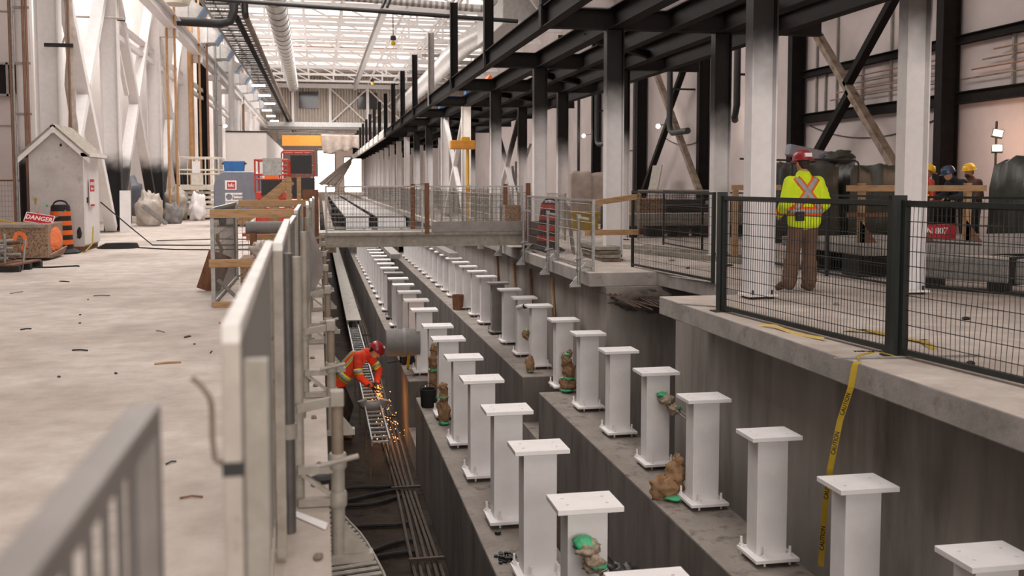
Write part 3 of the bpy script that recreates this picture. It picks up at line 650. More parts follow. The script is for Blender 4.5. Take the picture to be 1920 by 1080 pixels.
for i, y in enumerate((15.5, 17.7, 19.9, 22.5, 25)):
    clamp_post(4.1, y, -1, 'grey clamp post on the right slab edge, %s from the camera' % ORD[i], 'clamp posts on the right slab edge', 'galv', .9)
for i, y in enumerate((4.38, 6.65, 8.9, 11.2, 13.4, 15.7, 17.9)):
    clamp_post(.068, y, 1, 'weathered guardrail clamp post on the left slab edge, %s from the camera' % ORD[i], 'clamp posts on the left slab edge', 'galvold', .5)
def plank(p, q, w, h, lab, m='wood', up=(0, 0, 1), grp=None, nm='timber_rail'):
    b = MB(); b.bar(p, q, w, h, up); return tag(b.build(nm, m, bevel=.004), lab, 'timber', grp)
plank((4.28, 15.5, 1.09), (5.3, 16.0, 1.2), .04, .09, 'upper timber rail tied between mesh panel and black fence at the notch')
plank((4.2, 15.45, .62), (5.25, 15.95, .6), .04, .09, 'lower timber rail tied between mesh panel and black fence at the notch')
# caution tape
def tape(name, pts, w, lab, letters=None, side=(0, 1, 0)):
    t = thing(name, lab, 'tape', pts[0])
    o = Vector(pts[0]); b = MB(); vs = []; s = Vector(side) * w / 2
    for p in pts: vs += [Vector(p) - o - s, Vector(p) - o + s]
    b.add(vs, [(2 * i, 2 * i + 1, 2 * i + 3, 2 * i + 2) for i in range(len(pts) - 1)])
    q = b.build('strip', 'tapey', t); sd = q.modifiers.new('s', 'SOLIDIFY'); sd.thickness = .0015
    return t
t = tape('caution_tape', [(4.175, 7.13, .012), (4.15, 7.14, -.01), (4.135, 7.17, -.2), (4.12, 7.3, -.5), (4.115, 7.42, -.9), (4.11, 7.5, -1.3), (4.11, 7.54, -1.8)], .048, 'yellow caution tape hanging down from the platform edge into the pit', side=(.87, -.49, 0))
TX = Matrix(((0, -.873, -.487), (0, .487, -.873), (1, 0, 0))).to_euler()
HP = [Vector(p) - Vector((4.175, 7.13, .012)) for p in [(4.135, 7.17, -.2), (4.12, 7.3, -.5), (4.115, 7.42, -.9), (4.11, 7.5, -1.3), (4.11, 7.54, -1.8)]]
for i in range(4):
    p = HP[i].lerp(HP[i + 1], .5); d = (HP[i + 1] - HP[i]).normalized(); n_ = Vector((-.487, -.873, 0)); n_ = (n_ - d * n_.dot(d)).normalized()
    x_ = -d; y_ = n_.cross(x_); text('CAUTION', .05, 'ink', t, p + n_ * .002, Matrix((x_, y_, n_)).transposed().to_euler(), 'lettering', .0008, sx=.95)
t = tape('caution_tape', [(4.6, 7.3, .012), (4.45, 7.33, .05), (4.3, 7.36, .012), (4.19, 7.16, .02)], .07, 'yellow caution tape wound round the foot of the thick fence post', side=(.3, 1, 0))
text('CAUTION', .06, 'ink', t, (-.2, .04, .04), (0, 0, R(170)), 'lettering', .003)
t = tape('caution_tape', [(4.95, 8.7, .004), (5.1, 8.55, .03), (5.2, 8.3, .004), (5.25, 7.9, .02), (5.15, 7.6, .004)], .09, 'yellow caution tape lying loose on the platform behind the fence', side=(1, .3, 0))
for k in range(3): text('///', .06, 'ink', t, (.1 + .1 * k, -.15 - .33 * k, .03), (0, 0, R(-70)), 'lettering', .002)
tape('caution_tape', [(4.28, 9.2, .004), (4.35, 9.0, .03), (4.38, 8.6, .006), (4.45, 8.2, .02)], .05, 'crumpled yellow tape scrap on the slab edge left of the walking man', side=(.6, .3, .4))
for i, (p, q) in enumerate([((4.05, 7.3, .012), (5.3, 7.2, .012)), ((4.1, 11.0, .012), (4.5, 10.6, .012)), ((5.2, 14.3, .012), (5.45, 13.4, .012))]):
    b = MB(); b.tube(p, q, .009, 6); tag(b.build('steel_rod', 'galv'), 'thin steel rod lying across the platform edge, %s from the camera' % ORD[i], 'rod')
for i, (x, y) in enumerate([(6.0, 15.6), (6.6, 14.2), (6.9, 16.0), (5.9, 10.6), (6.6, 9.2), (7.2, 8.2), (5.0, 6.9), (6.3, 17.2), (5.6, 8.9), (7.0, 7.0)]):
    b = MB(); lump(b, (x, y, .012), (.035 + .02 * (i % 3), .03, .02), i, .5, 10, 6); tag(b.build('concrete_chip', 'greysteel' if i % 2 else 'blk'), 'small dark scrap on the platform floor, %s counted outward from the camera' % ORD[sorted(range(10), key=lambda k: [15.6, 14.2, 16, 10.6, 9.2, 8.2, 6.9, 17.2, 8.9, 7][k]).index(i)], 'debris', 'scraps on the platform floor')

# ================================================================ BRIDGE OVER THE PIT
YB = 20.6
t = thing('footbridge', 'grey steel footbridge with timber deck crossing the pit', 'bridge', (0, YB, 0))
for y in (0, 1.0):
    b = MB(); b.ibeam((-.25, y, .235), (5.0, y, .235), .25, .14, .02, .012); b.build('girder', 'galvold', t)
    for x in (-.12, 4.55):
        b = MB(); b.box((x - .12, y - .1, 0), (x + .12, y + .1, .11)); b.build('bearing_block', 'wooddk', t)
for k in range(5):
    b = MB(); b.box((-.1, -.08 + .25 * k, .36), (5.0, .15 + .25 * k, .41)); b.build('deck_plank', 'galvold', t)
b = MB(); b.box((2.3, -.1, .41), (4.95, -.06, .62)); b.build('toe_board', 'greysteel', t)
gb = 'footbridge rails'
fence('mesh_fence', 'mesh guard panel on the left half of the footbridge', (.15, YB - .05), (2.1, YB - .05), .95, .06, .09, 'galv', 'wire', .018, .003, grp=gb, z=.41)
fence('mesh_fence', 'mesh guard panel on the right half of the footbridge', (2.3, YB - .05), (4.2, YB - .05), .95, .09, .12, 'galv', 'wire', .018, .003, grp=gb, z=.41)
fence('mesh_fence', 'mesh guard panel on the far side of the footbridge', (.15, YB + 1.0), (4.2, YB + 1.0), .95, .09, .15, 'galv', 'wire', .018, .003, grp=gb, z=.41)
for i, (x, y, z0, z1) in enumerate([(2.19, YB - .1, .38, 1.42), (4.02, YB + .9, .41, 1.4), (4.32, YB - .1, .3, 1.42), (2.0, YB + .95, .41, 1.4)]):
    b = MB(); b.box((x - .045, y - .05, z0), (x + .045, y + .04, z1)); tag(b.build('timber_post', 'wooddk', bevel=.004), 'brown timber post of the footbridge guard, %s' % ['centre of the near side', 'right end of the far side', 'right end of the near side', 'centre of the far side'][i], 'post', 'timber posts of the footbridge')
b = MB(); b.path(sag((.1, YB - .08, 1.4), (2.16, YB - .12, 1.42), .12), .007, 6); tag(b.build('rope', 'copper', smooth=True), 'sagging rope along the left half of the footbridge', 'rope')
b = MB(); b.box((3.9, YB + .3, .41), (4.3, YB + .5, .95)); tag(b.build('plywood_sheet', 'osb'), 'strand-board sheet standing at the right end of the footbridge', 'board')
# long pit boxes beyond the bridge
for i, (x0, x1) in enumerate([(1.3, 2.45), (2.85, 4.3)]):
    t = thing('conveyor_box', 'long boxed conveyor in the far pit, %s' % ('left of the two' if i == 0 else 'right of the two'), 'conveyor', (0, 50, 0), 0, 'conveyor boxes in the far pit')
    b = MB(); b.box((x0, 0, -1.0), (x1, 90, -.28)); b.build('body', 'blk', t)
    b = MB(); b.box((x0 + .02, -.02, -1.0), (x1 - .02, 0, -.3)); b.build('end_plate', 'white', t)
    b = MB(); b.box((x0 - .05, -.03, -.28), (x1 + .05, 90, -.22)); b.build('lid', 'greysteel', t)
    for k in range(9):
        q = MB(); q.box((x0 + .3, 1 + k * 10, -3.4), (x1 - .3, 1.2 + k * 10, -1.0)); q.build('support', 'greysteel', t)
for i, x in enumerate((2.3, 4.1)):
    b = MB(); b.bar((x, 30.6, -.83), (x, 49.5, -.83), .3, .14); tag(b.build('rail_beam', 'greysteel'), 'grey rail beam laid on the far stub posts, %s row' % ('left' if i == 0 else 'right'), 'beam')
b = MB(); b.bar((.35, 30, -.4), (.45, 90, -.4), .3, .5); tag(b.build('rail_beam', 'galvrust'), 'brown long beam at the left side of the far pit', 'beam')

# ================================================================ RIGHT PLATFORM EQUIPMENT
def drum(loc, lab, stripes, base=True, lean=0, h=1.0):
    t = thing('traffic_drum', lab, 'traffic drum', loc, 0); t.rotation_euler = (0, R(lean), 0)
    n = len(stripes); z = .09
    for i, m in enumerate(stripes):
        z1 = z + (h - .14) / n; r0 = .235 - .06 * (z / h); r1 = .235 - .06 * (z1 / h)
        b = MB(); b.lathe([(r0 + (.006 if i % 2 else 0), z), (r1 + (.006 if i % 2 else 0), z1)], n=28); b.build('band', m, t, True); z = z1
    b = MB(); b.lathe([(.17, z), (.165, z + .03), (.06, z + .035)], n=28); b.build('top', 'rubber', t, True)
    if base:
        b = MB(); b.lathe([(.36, 0), (.37, .03), (.3, .07), (.24, .1)], n=8, a0=.4); b.build('base', 'rubber', t)
    b = MB(); b.path([(.13 * math.cos(a), 0, z + .03 + .085 * math.sin(a)) for a in [math.pi * i / 12 for i in range(13)]], .017, 8); b.build('handle', 'rubber', t, True)
    return t
drum((4.62, 20.0, .03), 'faded red and black striped drum leaning at the end of the footbridge', ['rubber', 'red', 'rubber', 'red', 'rubber', 'red', 'rubber', 'red'], True, 3)
b = MB(); b.box((7.45, 28.9, .0), (8.25, 29.6, .52)); b.box((7.4, 28.85, .46), (8.3, 29.65, .56)); tag(b.build('storage_bin', 'yellowbox', bevel=.02), 'yellow plastic bin on the platform behind the mesh panels', 'bin')
b = MB(); b.bar((5.0, 19.3, .0), (4.72, 18.7, 1.05), .3, .03, up=(1, 0, 0)); tag(b.build('sheet_metal_strip', 'galv'), 'grey sheet strip leaning against the striped drum', 'sheet metal')
for i in range(4):
    b = MB(); b.box((5.0 - .02 * i, 17.2 + .03 * i, .0 + .07 * i), (5.35, 18.6, .06 + .07 * i)); tag(b.build('plank', 'galvold' if i % 2 else 'galvrust'), 'grey plank in the low stack behind the mesh panel, %s from the bottom' % ORD[i], 'plank', 'plank stack on the platform')
# low precast platform with void beneath, curb and timber guard
t = thing('raised_platform', 'low concrete platform on dark cribbing behind the walking man', 'platform', (0, 0, 0))
b = MB(); b.box((7.9, 13.4, .34), (15.2, 16.1, .5)); b.build('slab', 'slab', t, bevel=.01)
for i in range(6):
    b = MB(); b.box((8.0 + i * 1.25, 13.7, 0), (8.45 + i * 1.25, 14.2, .34)); b.build('cribbing', 'blk', t)
b = MB(); b.box((7.95, 15.0, 0), (15.2, 15.1, .34)); b.build('back_board', 'blk', t)
t = thing('timber_guardrail', 'sawn timber guardrail along the raised platform behind the walking man', 'guardrail', (0, 14.0, 0))
b = MB(); b.box((7.92, -.045, 1.29), (10.3, 0, 1.385)); b.build('top_rail', 'wood', t)
b = MB(); b.box((7.92, -.045, .9), (8.8, 0, .96)); b.build('mid_rail', 'wooddk', t)
for x in (8.21, 9.2, 10.03):
    b = MB(); b.box((x - .045, .0, .5), (x + .045, .09, 1.42)); b.build('post', 'wood', t)
    b = MB(); b.add([(x - .04, .0, .5), (x - .04, .0, .85), (x + .25, .0, .5), (x - .04, .04, .5), (x - .04, .04, .85), (x + .25, .04, .5)], [(0, 2, 1), (3, 4, 5), (0, 1, 4, 3), (1, 2, 5, 4), (2, 0, 3, 5)]); b.build('knee_gusset', 'wooddk', t)
t = thing('timber_guardrail', 'short sawn timber guardrail seen left of the walking man', 'guardrail', (0, 17.0, 0))
b = MB(); b.box((7.35, -.045, 1.29), (8.3, 0, 1.385)); b.build('top_rail', 'wood', t)
b = MB(); b.box((7.4, 0, 0), (7.49, .09, 1.38)); b.build('post', 'wood', t)
t = thing('duct_run', 'long galvanised box duct lying on the platform at the right edge', 'duct', (8.1, 12.6, 0), R(-60))
b = MB(); b.box((0, -.3, .14), (1.5, .3, .46)); b.build('section', 'galv', t, bevel=.03)
b = MB(); b.box((1.56, -.3, .14), (4.6, .3, .46)); b.build('section', 'galv', t, bevel=.03)
b = MB(); b.box((1.5, -.31, .12), (1.56, .31, .48)); b.build('joint_flange', 'blk', t)
for x in (.3, 1.2, 2.2, 3.4):
    b = MB(); b.box((x, -.25, 0), (x + .12, .25, .14)); b.build('bearer', 'blk', t)
plank((8.3, 12.9, .6), (9.1, 12.4, .56), .05, .02, 'thin dark bar lying over the galvanised duct', 'blk')
# low curb in the mid distance and loose timbers on the platform floor
for i, (p, q) in enumerate([((6.3, 19.3, .05), (7.3, 16.3, .05)), ((6.2, 21.5, .05), (7.1, 18.8, .05)), ((6.9, 20.5, .05), (7.6, 17.2, .05))]):
    plank(p, q, .12, .09, 'grey timber lying on the platform floor behind the notch, %s from the pit' % ORD[[1, 0, 2][i]], 'galvold', nm='timber')
t = thing('steel_bundle', 'long grey bundle on black bearers behind the back fence, left of the near columns', 'steel stock', (9.7, 25.2, 0))
b = MB(); b.box((-1.9, -.5, .3), (1.9, .3, .62)); b.build('bundle', 'galvold', t, bevel=.03)
for k in range(6):
    b = MB(); b.box((-1.85 + .68 * k, -.5, 0), (-1.55 + .68 * k, .3, .3)); b.build('bearer', 'blk', t)
for i, (x, y, z, sx, sy, sz, m, l) in enumerate([(8.9, 26.6, 0, 1.0, .9, 1.0, 'osb', 'brown boxed'), (10.3, 27.2, 0, 1.3, 1.0, .8, 'blk', 'black'), (11.9, 27.2, 0, 1.5, 1, .9, 'greysteel', 'grey steel'), (9.2, 29.4, 0, 1.2, 1, .7, 'blk', 'low black'), (11, 30, 0, 1.6, 1.2, .9, 'tarp', 'dark green')]):
    t = thing('pallet_load', '%s pallet load behind the platform fences' % l, 'pallet load', (x, y, z))
    b = MB(); b.box((-sx / 2, -sy / 2, .12), (sx / 2, sy / 2, sz)); b.build('load', m, t, bevel=.03)
    for k in range(3):
        b = MB(); b.box((-sx / 2, -sy / 2 + k * (sy - .1) / 2, 0), (sx / 2, -sy / 2 + .1 + k * (sy - .1) / 2, .12)); b.build('bearer', 'wooddk', t)
fence('mesh_fence', 'grey mesh panel far behind the notch, left of the first rear column', (7.9, 24.0), (9.9, 23.6), 1.25, .07, .12, 'galvold', 'dwire', .02, .004)
# tarpaulin-covered stacks
def tarp_stack(lab, x0, x1, y0, y1, z0, z1, seed, m='tarp'):
    t = thing('tarped_stack', lab, 'covered stack', ((x0 + x1) / 2, (y0 + y1) / 2, z0))
    b = MB(); n = 26; w, d, h = (x1 - x0), (y1 - y0), z1 - z0; o = []
    rings = [(1.06, 0), (1.03, .3), (1.0, .7), (.97, .95), (.8, 1.02), (.4, 1.0)]
    vs = []
    for k, (s_, hh) in enumerate(rings):
        for j in range(4 * n):
            u = j / n; e = int(u) % 4; f_ = u - int(u)
            px, py = [(-1 + 2 * f_, -1), (1, -1 + 2 * f_), (1 - 2 * f_, 1), (-1, 1 - 2 * f_)][e]
            nn = noise.noise(Vector((px * 2.5 + seed, py * 2.5, hh * .8 + seed)))
            fold = (.035 * math.sin(j * .37 + seed + 2 * nn) * (1 - .5 * hh)) + .1 * nn + .05 * noise.noise(Vector((px * 6, py * 6, hh * 2 + seed)))
            vs.append((px * w / 2 * s_ * (1 + fold), py * d / 2 * s_ * (1 + fold), max(0, hh * h * (1 + .06 * nn))))
    m_ = 4 * n; fs = []
    for k in range(len(rings) - 1): fs += [(k * m_ + j, k * m_ + (j + 1) % m_, (k + 1) * m_ + (j + 1) % m_, (k + 1) * m_ + j) for j in range(m_)]
    fs += [tuple(range(m_))[::-1], tuple(range((len(rings) - 1) * m_, len(rings) * m_))]
    b.add(vs, fs); b.build('cover', m, t, smooth='all')
    b = MB(); b.box((-w * .42, -d * .42, .02), (w * .42, d * .42, h * .9)); b.build('load', 'blk', t)
    return t
tarp_stack('dark tarpaulin-covered stack directly behind the walking man\'s head', 10.7, 12.25, 21.9, 23.2, 0, 1.85, 1)
tarp_stack('dark tarpaulin-covered stack between the walking man and the nearest rear column', 12.5, 14.1, 21.9, 23.2, 0, 1.8, 2)
tarp_stack('tall dark tarpaulin-covered stack at the right edge of the view', 13.35, 15.4, 16.6, 17.9, 0, 1.85, 3)
tarp_stack('dusty brown covered heap behind the first rear-row columns in mid hall', 8.6, 9.9, 33.5, 34.8, 0, 1.75, 6, 'cloth')
t = thing('tarp_hoops', 'thin black pipe frame over the tarpaulins behind the walking man', 'frame', (0, 21.4, 0))
for x in (10.75, 12.42):
    b = MB(); b.path([(x, 0, 0), (x, 0, 1.83), (x - .03, 0, 1.9), (x - .1, 0, 1.94), (x - 1.3, 0, 1.97)], .022, 8); b.build('hoop', 'blk', t, True)
t = thing('tarp_hoops', 'black pipe hoop standing by the tall tarpaulin at the right edge', 'frame', (0, 17.4, 0))
b = MB(); b.path([(13.0, -1.0, 0), (13.0, -1.0, 1.87), (13.06, -1.0, 1.97), (14.6, -1.0, 2.0)], .025, 8); b.build('hoop', 'blk', t, True)
# red telescopic machine behind the walking man
t = thing('telehandler', 'red machine with amber beacon and grey boom behind the walking man', 'telehandler', (13.2, 24.6, 0))
b = MB(); b.box((-1.5, -.6, .7), (.2, .8, 1.85)); b.build('cab', 'red', t, bevel=.12)
b = MB(); b.box((-1.45, -.62, 1.25), (-.2, -.58, 1.72)); b.build('cab_window', 'glassdark', t)
b = MB(); b.lathe([(.07, 0), (.07, .1), (.04, .14)], (-1.2, 0, 1.85), 12); b.build('beacon', 'orange', t, True)
b = MB(); b.bar((-1.0, 0, 2.3), (.9, 0, 1.95), .28, .3); b.build('boom', 'tank', t, bevel=.03)
b = MB(); lump(b, (.35, -.25, 2.1), (.4, .25, .17), 41, .5); b.build('boom_wrap', 'tarp', t, smooth='all')
for x in (-1.1, .4):
    for y in (-.7, .8):
        b = MB(); b.tube((x, y - .15, .42), (x, y + .15, .42), .42, 20); b.build('wheel', 'rubber', t, True)
b = MB(); b.box((-1.5, -.5, .5), (1.3, .7, .9)); b.build('chassis', 'blk', t)
# floodlights on stand
t = thing('floodlight_stand', 'twin work floodlight glowing on a pole in front of the right wall', 'work light', (14.4, 19.25, 0))
b = MB(); b.tube((0, 0, 0), (0, 0, 2.75), .025, 8); b.build('pole', 'blk', t, True)
for z, tl in ((2.48, 12), (2.16, 0)):
    q = bpy.data.objects.new('lamp_head', None); COL.objects.link(q); q.parent = t; q.location = (-.03, -.08, z); q.rotation_euler = (R(-12), R(tl), R(-32))
    b = MB(); b.box((-.11, -.05, -.085), (.11, .06, .085)); b.build('housing', 'blk', q)
    b = MB(); b.box((-.09, -.06, -.065), (.09, -.052, .065)); b.build('lamp_face', 'lampglow', q)
    point('floodlight_glow', (14.25, 18.95, z), 26, (1, .62, .36), .08)
point('floodlight_wash', (14.9, 20.6, 2.4), 110, (1, .6, .4), .15)
# red sign far behind the fence
t = thing('number_plate', 'red box with white number standing behind the timber guardrail', 'box', (9.95, 14.7, .63))
b = MB(); b.box((-.35, -.01, -.13), (.35, .3, .1)); b.build('panel', 'signr', t); text('N 807', .15, 'signw', t, (0, -.014, 0))

# ================================================================ RIGHT WALL
WC = [22.9 + 8.15 * k for k in range(-1, 6)]
for k, y in enumerate(WC):
    b = MB(); b.ibeam((XW - .32, y, 0), (XW - .32, y, 11), .5, .3, .03, .02, up=(1, 0, 0)); tag(b.build('wall_column', 'black'), 'dark wall column on the right wall, %s from the camera' % ORD[k], 'column', 'right wall columns')
for j, (z, h) in enumerate(((3.55, .3), (5.0, .22), (6.85, .22))):
    for k in (0, 1):
        y0, y1 = (14.75, 22.75) if k == 0 else (23.05, 30.9)
        b = MB(); b.ibeam((XW - .12, y0, z), (XW - .12, y1, z), h, .22, .02, .015); tag(b.build('wall_girt', 'black'), 'dark girt on the right wall, %s row up, %s bay' % (ORD[j], 'nearer' if k == 0 else 'farther'), 'girt', 'girts of the right wall')
for k in range(10):
    y = [15.6, 17.2, 19.0, 20.8, 24.6, 25.9, 27.4, 28.9, 30.2, 29.6][k]
    z1 = 6.8 if k % 3 else 5.0
    b = MB(); b.box((XW - .08, y - .03, 3.7), (XW - .02, y + .03, z1)); tag(b.build('wall_stud', 'greysteel'), 'grey stud between girts on the right wall, %s from the camera' % ORD[[0, 1, 2, 3, 4, 5, 6, 7, 9, 8][k]], 'stud', 'studs of the right wall')
for k, z in enumerate((4.0, 4.2, 4.4, 4.6)):
    for e, (y0, y1) in enumerate(((15, 22.5), (23.3, 29))):
        b = MB(); b.tube((XW - .2, y0, z), (XW - .2, y1 - .4 * k, z), .022, 6); tag(b.build('wall_pipe', 'copper' if k % 2 else 'galvrust'), 'thin pipe on the right wall, %s from the bottom, %s bay' % (ORD[k], ['nearer', 'farther'][e]), 'pipe', 'thin pipes on the right wall')
def xbrace(y0, y1, z0, z1, lab, mA='galvrust', mB='black'):
    t = thing('cross_brace', lab, 'brace', (XW - .75, 0, 0))
    b = MB(); b.bar((0, y1, z1), (0, y0, z0), .2, .24, up=(1, 0, 0)); b.build('diagonal', mA, t)
    ym, zm = (y0 + y1) / 2, (z0 + z1) / 2; d = Vector((0, y0 - y1, z1 - z0)).normalized() * .16
    b = MB(); b.bar((0, y0, z1), (0, ym - d.y, zm + d.z), .2, .24, up=(1, 0, 0)); b.build('diagonal', mB, t)
    b = MB(); b.bar((0, ym + d.y, zm - d.z), (0, y1, z0), .2, .24, up=(1, 0, 0)); b.build('diagonal', mB, t)
xbrace(22.95, 30.9, .45, 7.9, 'large X brace of brown and black steel on the right wall behind the walking man', 'galvrust')
xbrace(38.4, 45.6, 1.0, 8.1, 'large X brace of brown and black steel on the right wall between distant columns', 'galvrust')
for i, (y, za) in enumerate([(35, 6.2), (41.0, 7.0), (54, 7)]):
    XD = XW - (1.15 if i == 1 else .7); b = MB(); b.box((XD, y - .04, 5.4), (XW - .004, y + .04, 5.48)); b.path([(XD, y, za), (XD, y, 4.0), (XD, y - .1, 3.7), (XD, y - .4, 3.55), (XD, y - 2.2, 3.55)] if i != 0 else [(XD, y, za + 1), (XD, y, 4.3), (XD, y + .2, 3.9), (XW - .5, y + .6, 3.8)], .13, 12)
    tag(b.build('drain_pipe', 'blk', smooth=True), 'black drain pipe bending at its foot on the right wall, %s from the camera' % ORD[i], 'pipe', 'drain pipes on the right wall')
for i, (y, z) in enumerate(((36.2, 4.0), (43.6, 4.0), (56.6, 4.17))):
    t = thing('wall_lamp', 'small lit lamp on the right wall, %s from the camera' % ORD[i], 'lamp', (XW - .75, y, z), 0, 'lit lamps on the right wall')
    b = MB(); b.ell((0, 0, 0), (.1, .1, .1), 12, 8); b.build('bulb', 'lampglow', t, True)
    b = MB(); b.tube((.1, 0, .05), (.55, 0, .12), .02, 6); b.build('arm', 'blk', t)
    point('wall_lamp_glow', (XW - .95, y - .1, z), 40, (1, .9, .8), .06)
for i, y in enumerate((39.4, 47.5)):
    b = MB(); b.path(sag((XW - .03, y, 3.4), (XW - .03, y + 5.5, 3.6), .4), .02, 5); tag(b.build('cable', 'blk', smooth=True), 'thin sagging cable on the right wall, %s' % ('nearer' if i == 0 else 'farther'), 'cable')
b = MB(); b.path(sag((XW - .028, 23.3, 3.2), (XW - .028, 30.6, 3.3), .5), .018, 5); tag(b.build('cable', 'blk', smooth=True), 'thin sagging cable under the lowest girt behind the walking man', 'cable')
b = MB(); b.bar((XW - 1.5, 42.6, 0), (XW - 1.1, 42.6, 2.2), 1.2, .05, up=(1, 0, 0)); tag(b.build('board', 'galvold'), 'pale board leaning on the right wall below the distant X brace', 'board')
for k, y in enumerate((33.2, 50.2)):
    b = MB(); b.box((XW - .06, y, 1.5), (XW - .01, y + 1.4, 5.8)); o = struct(b.build('window_%d' % (k + 2), 'glassdark'))
    o.name = 'window_%d' % (k + 2)
# dark vertical risers by the wall columns
for i, y in enumerate((36.9, 46.6, 57.2)):
    b = MB(); b.tube((XW - .9, y, 0), (XW - .9, y, 6.5), .09, 10); tag(b.build('riser_pipe', 'blk', smooth=True), 'black vertical riser pipe before the right wall, %s from the camera' % ORD[i], 'pipe', 'risers on the right wall')
# ================================================================ LEFT: FENCE LINE ALONG THE SLAB EDGE
def guard_panel(lab, p, q, h, grp, m1='whitedirty', m2='galvold', r=.02, dx=.11, rail_h=.032):
    p = Vector(p); q = Vector(q); d = q - p; L = d.length
    t = thing('guard_fence', lab, 'guard panel', (p.x, p.y, 0), math.atan2(d.y, d.x), grp)
    for x in (0, L):
        b = MB(); b.box((x - r, -r, .02), (x + r, r, h)); b.build('post', m2, t, bevel=.002)
    b = MB(); b.box((-r, -r, h), (L + r, r, h + rail_h)); b.build('top_rail', m1, t, bevel=.003)
    b = MB(); b.box((r, -r * .8, .1), (L - r, r * .8, .14)); b.build('bottom_rail', m2, t)
    b = MB(); n = int(L / dx)
    for i in range(1, n): b.tube((i * L / n, 0, .14), (i * L / n, 0, h), .005, 6)
    for z in (.35, .6, .85): b.tube((0, .006, z), (L, .006, z), .004, 4)
    b.build('wire_mesh', 'wire', t)
    return t
gp = 'guard panels along the left slab edge'
guard_panel('blurred grey guard panel closest to the camera at the lower left', (-0.225, 0.702), (-.222, 1.31), 1.105, gp, 'greysteel', 'greysteel', .019, .07)
p1 = guard_panel('scuffed white guard panel with a hooked pin on its near post', (-.137, 1.60), (-.185, 3.85), 1.17, gp, 'whitedirty', 'palesteel', .0145)
b = MB(); b.path([(0, .012, .985), (0, .02, .98), (0, .028, .987), (0, .031, 1.02), (0, .031, 1.07), (0, .034, 1.085), (0, .045, 1.103), (0, .06, 1.118)], .0042, 8); b.build('hook_pin', 'galvrust', p1, True)
b = MB(); b.box((-.016, -.016, .962), (.016, .016, .984)); b.build('black_band', 'blk', p1)
b = MB(); b.box((.005, -.055, .02), (.035, -.018, 1.14)); b.build('coupling_bar', 'galvold', p1)
for i, (a, c, hh) in enumerate([((-.15, 3.75), (-.19, 6.2), 1.17), ((-.2, 6.1), (-.2, 8.5), 1.12), ((-.19, 8.55), (-.2, 10.9), 1.16), ((-.12, 11.0), (-.15, 13.4), 1.15), ((-.1, 13.5), (-.12, 15.9), 1.15), ((-.08, 16.0), (-.1, 18.4), 1.15)]):
    guard_panel('weathered guard panel along the left slab edge, %s behind the white one' % ORD[i], (a[0], a[1]), (c[0], c[1]), hh, gp, 'galv' if i else 'whitedirty', 'galvold', .018)
for i, (x, y, z1, m) in enumerate([(-.13, 4.07, 1.14, 'greydark'), (-.1, 4.42, 1.1, 'galvold'), (-.1, 6.68, 1.1, 'galvold'), (-.1, 8.93, 1.12, 'galvold'), (-.1, 11.23, 1.12, 'galvold'), (-.08, 13.43, 1.1, 'galvold')]):
    t = thing('scaffold_tube', 'upright scaffold tube beside the left guard panels, %s from the camera' % ORD[i], 'scaffold tube', (x, y, 0), 0, 'scaffold tubes on the left slab edge')
    b = MB(); b.tube((0, 0, 0), (0, 0, z1), .024, 12); b.build('tube', m, t, True)
    b = MB(); b.lathe([(.034, -.03), (.034, .03)], (0, 0, .42), 10); b.build('coupler', 'galvold', t, True)
# clear sheet bulging off the panels
b = MB(); n = 10; vs = []
for i in range(n + 1):
    for j in range(n + 1):
        u, v = i / n, j / n; vs.append((-.1 + .16 * math.sin(math.pi * u) * math.sin(math.pi * min(1, v * 1.1)) * (1 - .4 * v), 8.7 + 2.0 * u, .35 + .75 * v + .03 * math.sin(u * 9)))
b.add(vs, [(i * (n + 1) + j, i * (n + 1) + j + 1, (i + 1) * (n + 1) + j + 1, (i + 1) * (n + 1) + j) for i in range(n) for j in range(n)])
M['film'] = mat('thin_clear_film', '#a8a5a2', None, .25, alpha=.45)
o = tag(b.build('dust_sheet', 'film', smooth='all'), 'bulging clear plastic film on the left guard panels', 'plastic sheet'); s = o.modifiers.new('s', 'SOLIDIFY'); s.thickness = .002
# ---- mesh pen with timber rails
gq = 'mesh pen on the left floor'
fence('mesh_fence', 'galvanised mesh panel forming the left side of the timber-railed pen', (-1.2, 11.85), (-1.2, 15.1), 1.14, .08, .13, 'galv', 'wire', .022, .003, grp=gq)
fence('mesh_fence', 'galvanised mesh panel at the back of the timber-railed pen', (-1.2, 15.2), (-.25, 15.2), 1.1, .08, .13, 'galv', 'wire', .022, .003, grp=gq)
plank((-1.22, 11.8, 1.07), (-.18, 11.8, 1.07), .04, .1, 'upper timber rail at the front of the mesh pen')
plank((-1.24, 11.8, .5), (-.18, 11.8, .5), .04, .09, 'lower timber rail at the front of the mesh pen')
plank((-1.15, 15.08, 1.12), (-.1, 15.08, 1.12), .04, .1, 'upper timber rail at the back of the mesh pen')
plank((-1.05, 15.08, .62), (-.1, 15.08, .62), .04, .09, 'lower timber rail at the back of the mesh pen')
plank((-1.2, 11.75, .03), (-.3, 11.75, .03), .09, .06, 'timber sole plate on the floor at the front of the mesh pen')
for i, x in enumerate((-.9, -.6)):
    b = MB(); b.bar((x, 12.1, .0), (x - .25, 11.9, .3), .035, .035); tag(b.build('brace_strut', 'galv'), 'short galvanised strut at the foot of the pen, %s' % ['left', 'right'][i], 'strut')
t = thing('duct_pipe', 'thick grey pipe lying on trestles across the mesh pen', 'pipe', (0, 14.3, 0))
b = MB(); b.tube((-1.0, 0, .8), (-.25, 0, .8), .085, 18); b.build('barrel', 'hose', t, True)
for x in (-.9, -.4):
    b = MB(); b.box((x - .04, -.1, 0), (x + .04, .1, .73)); b.build('trestle', 'wooddk', t)
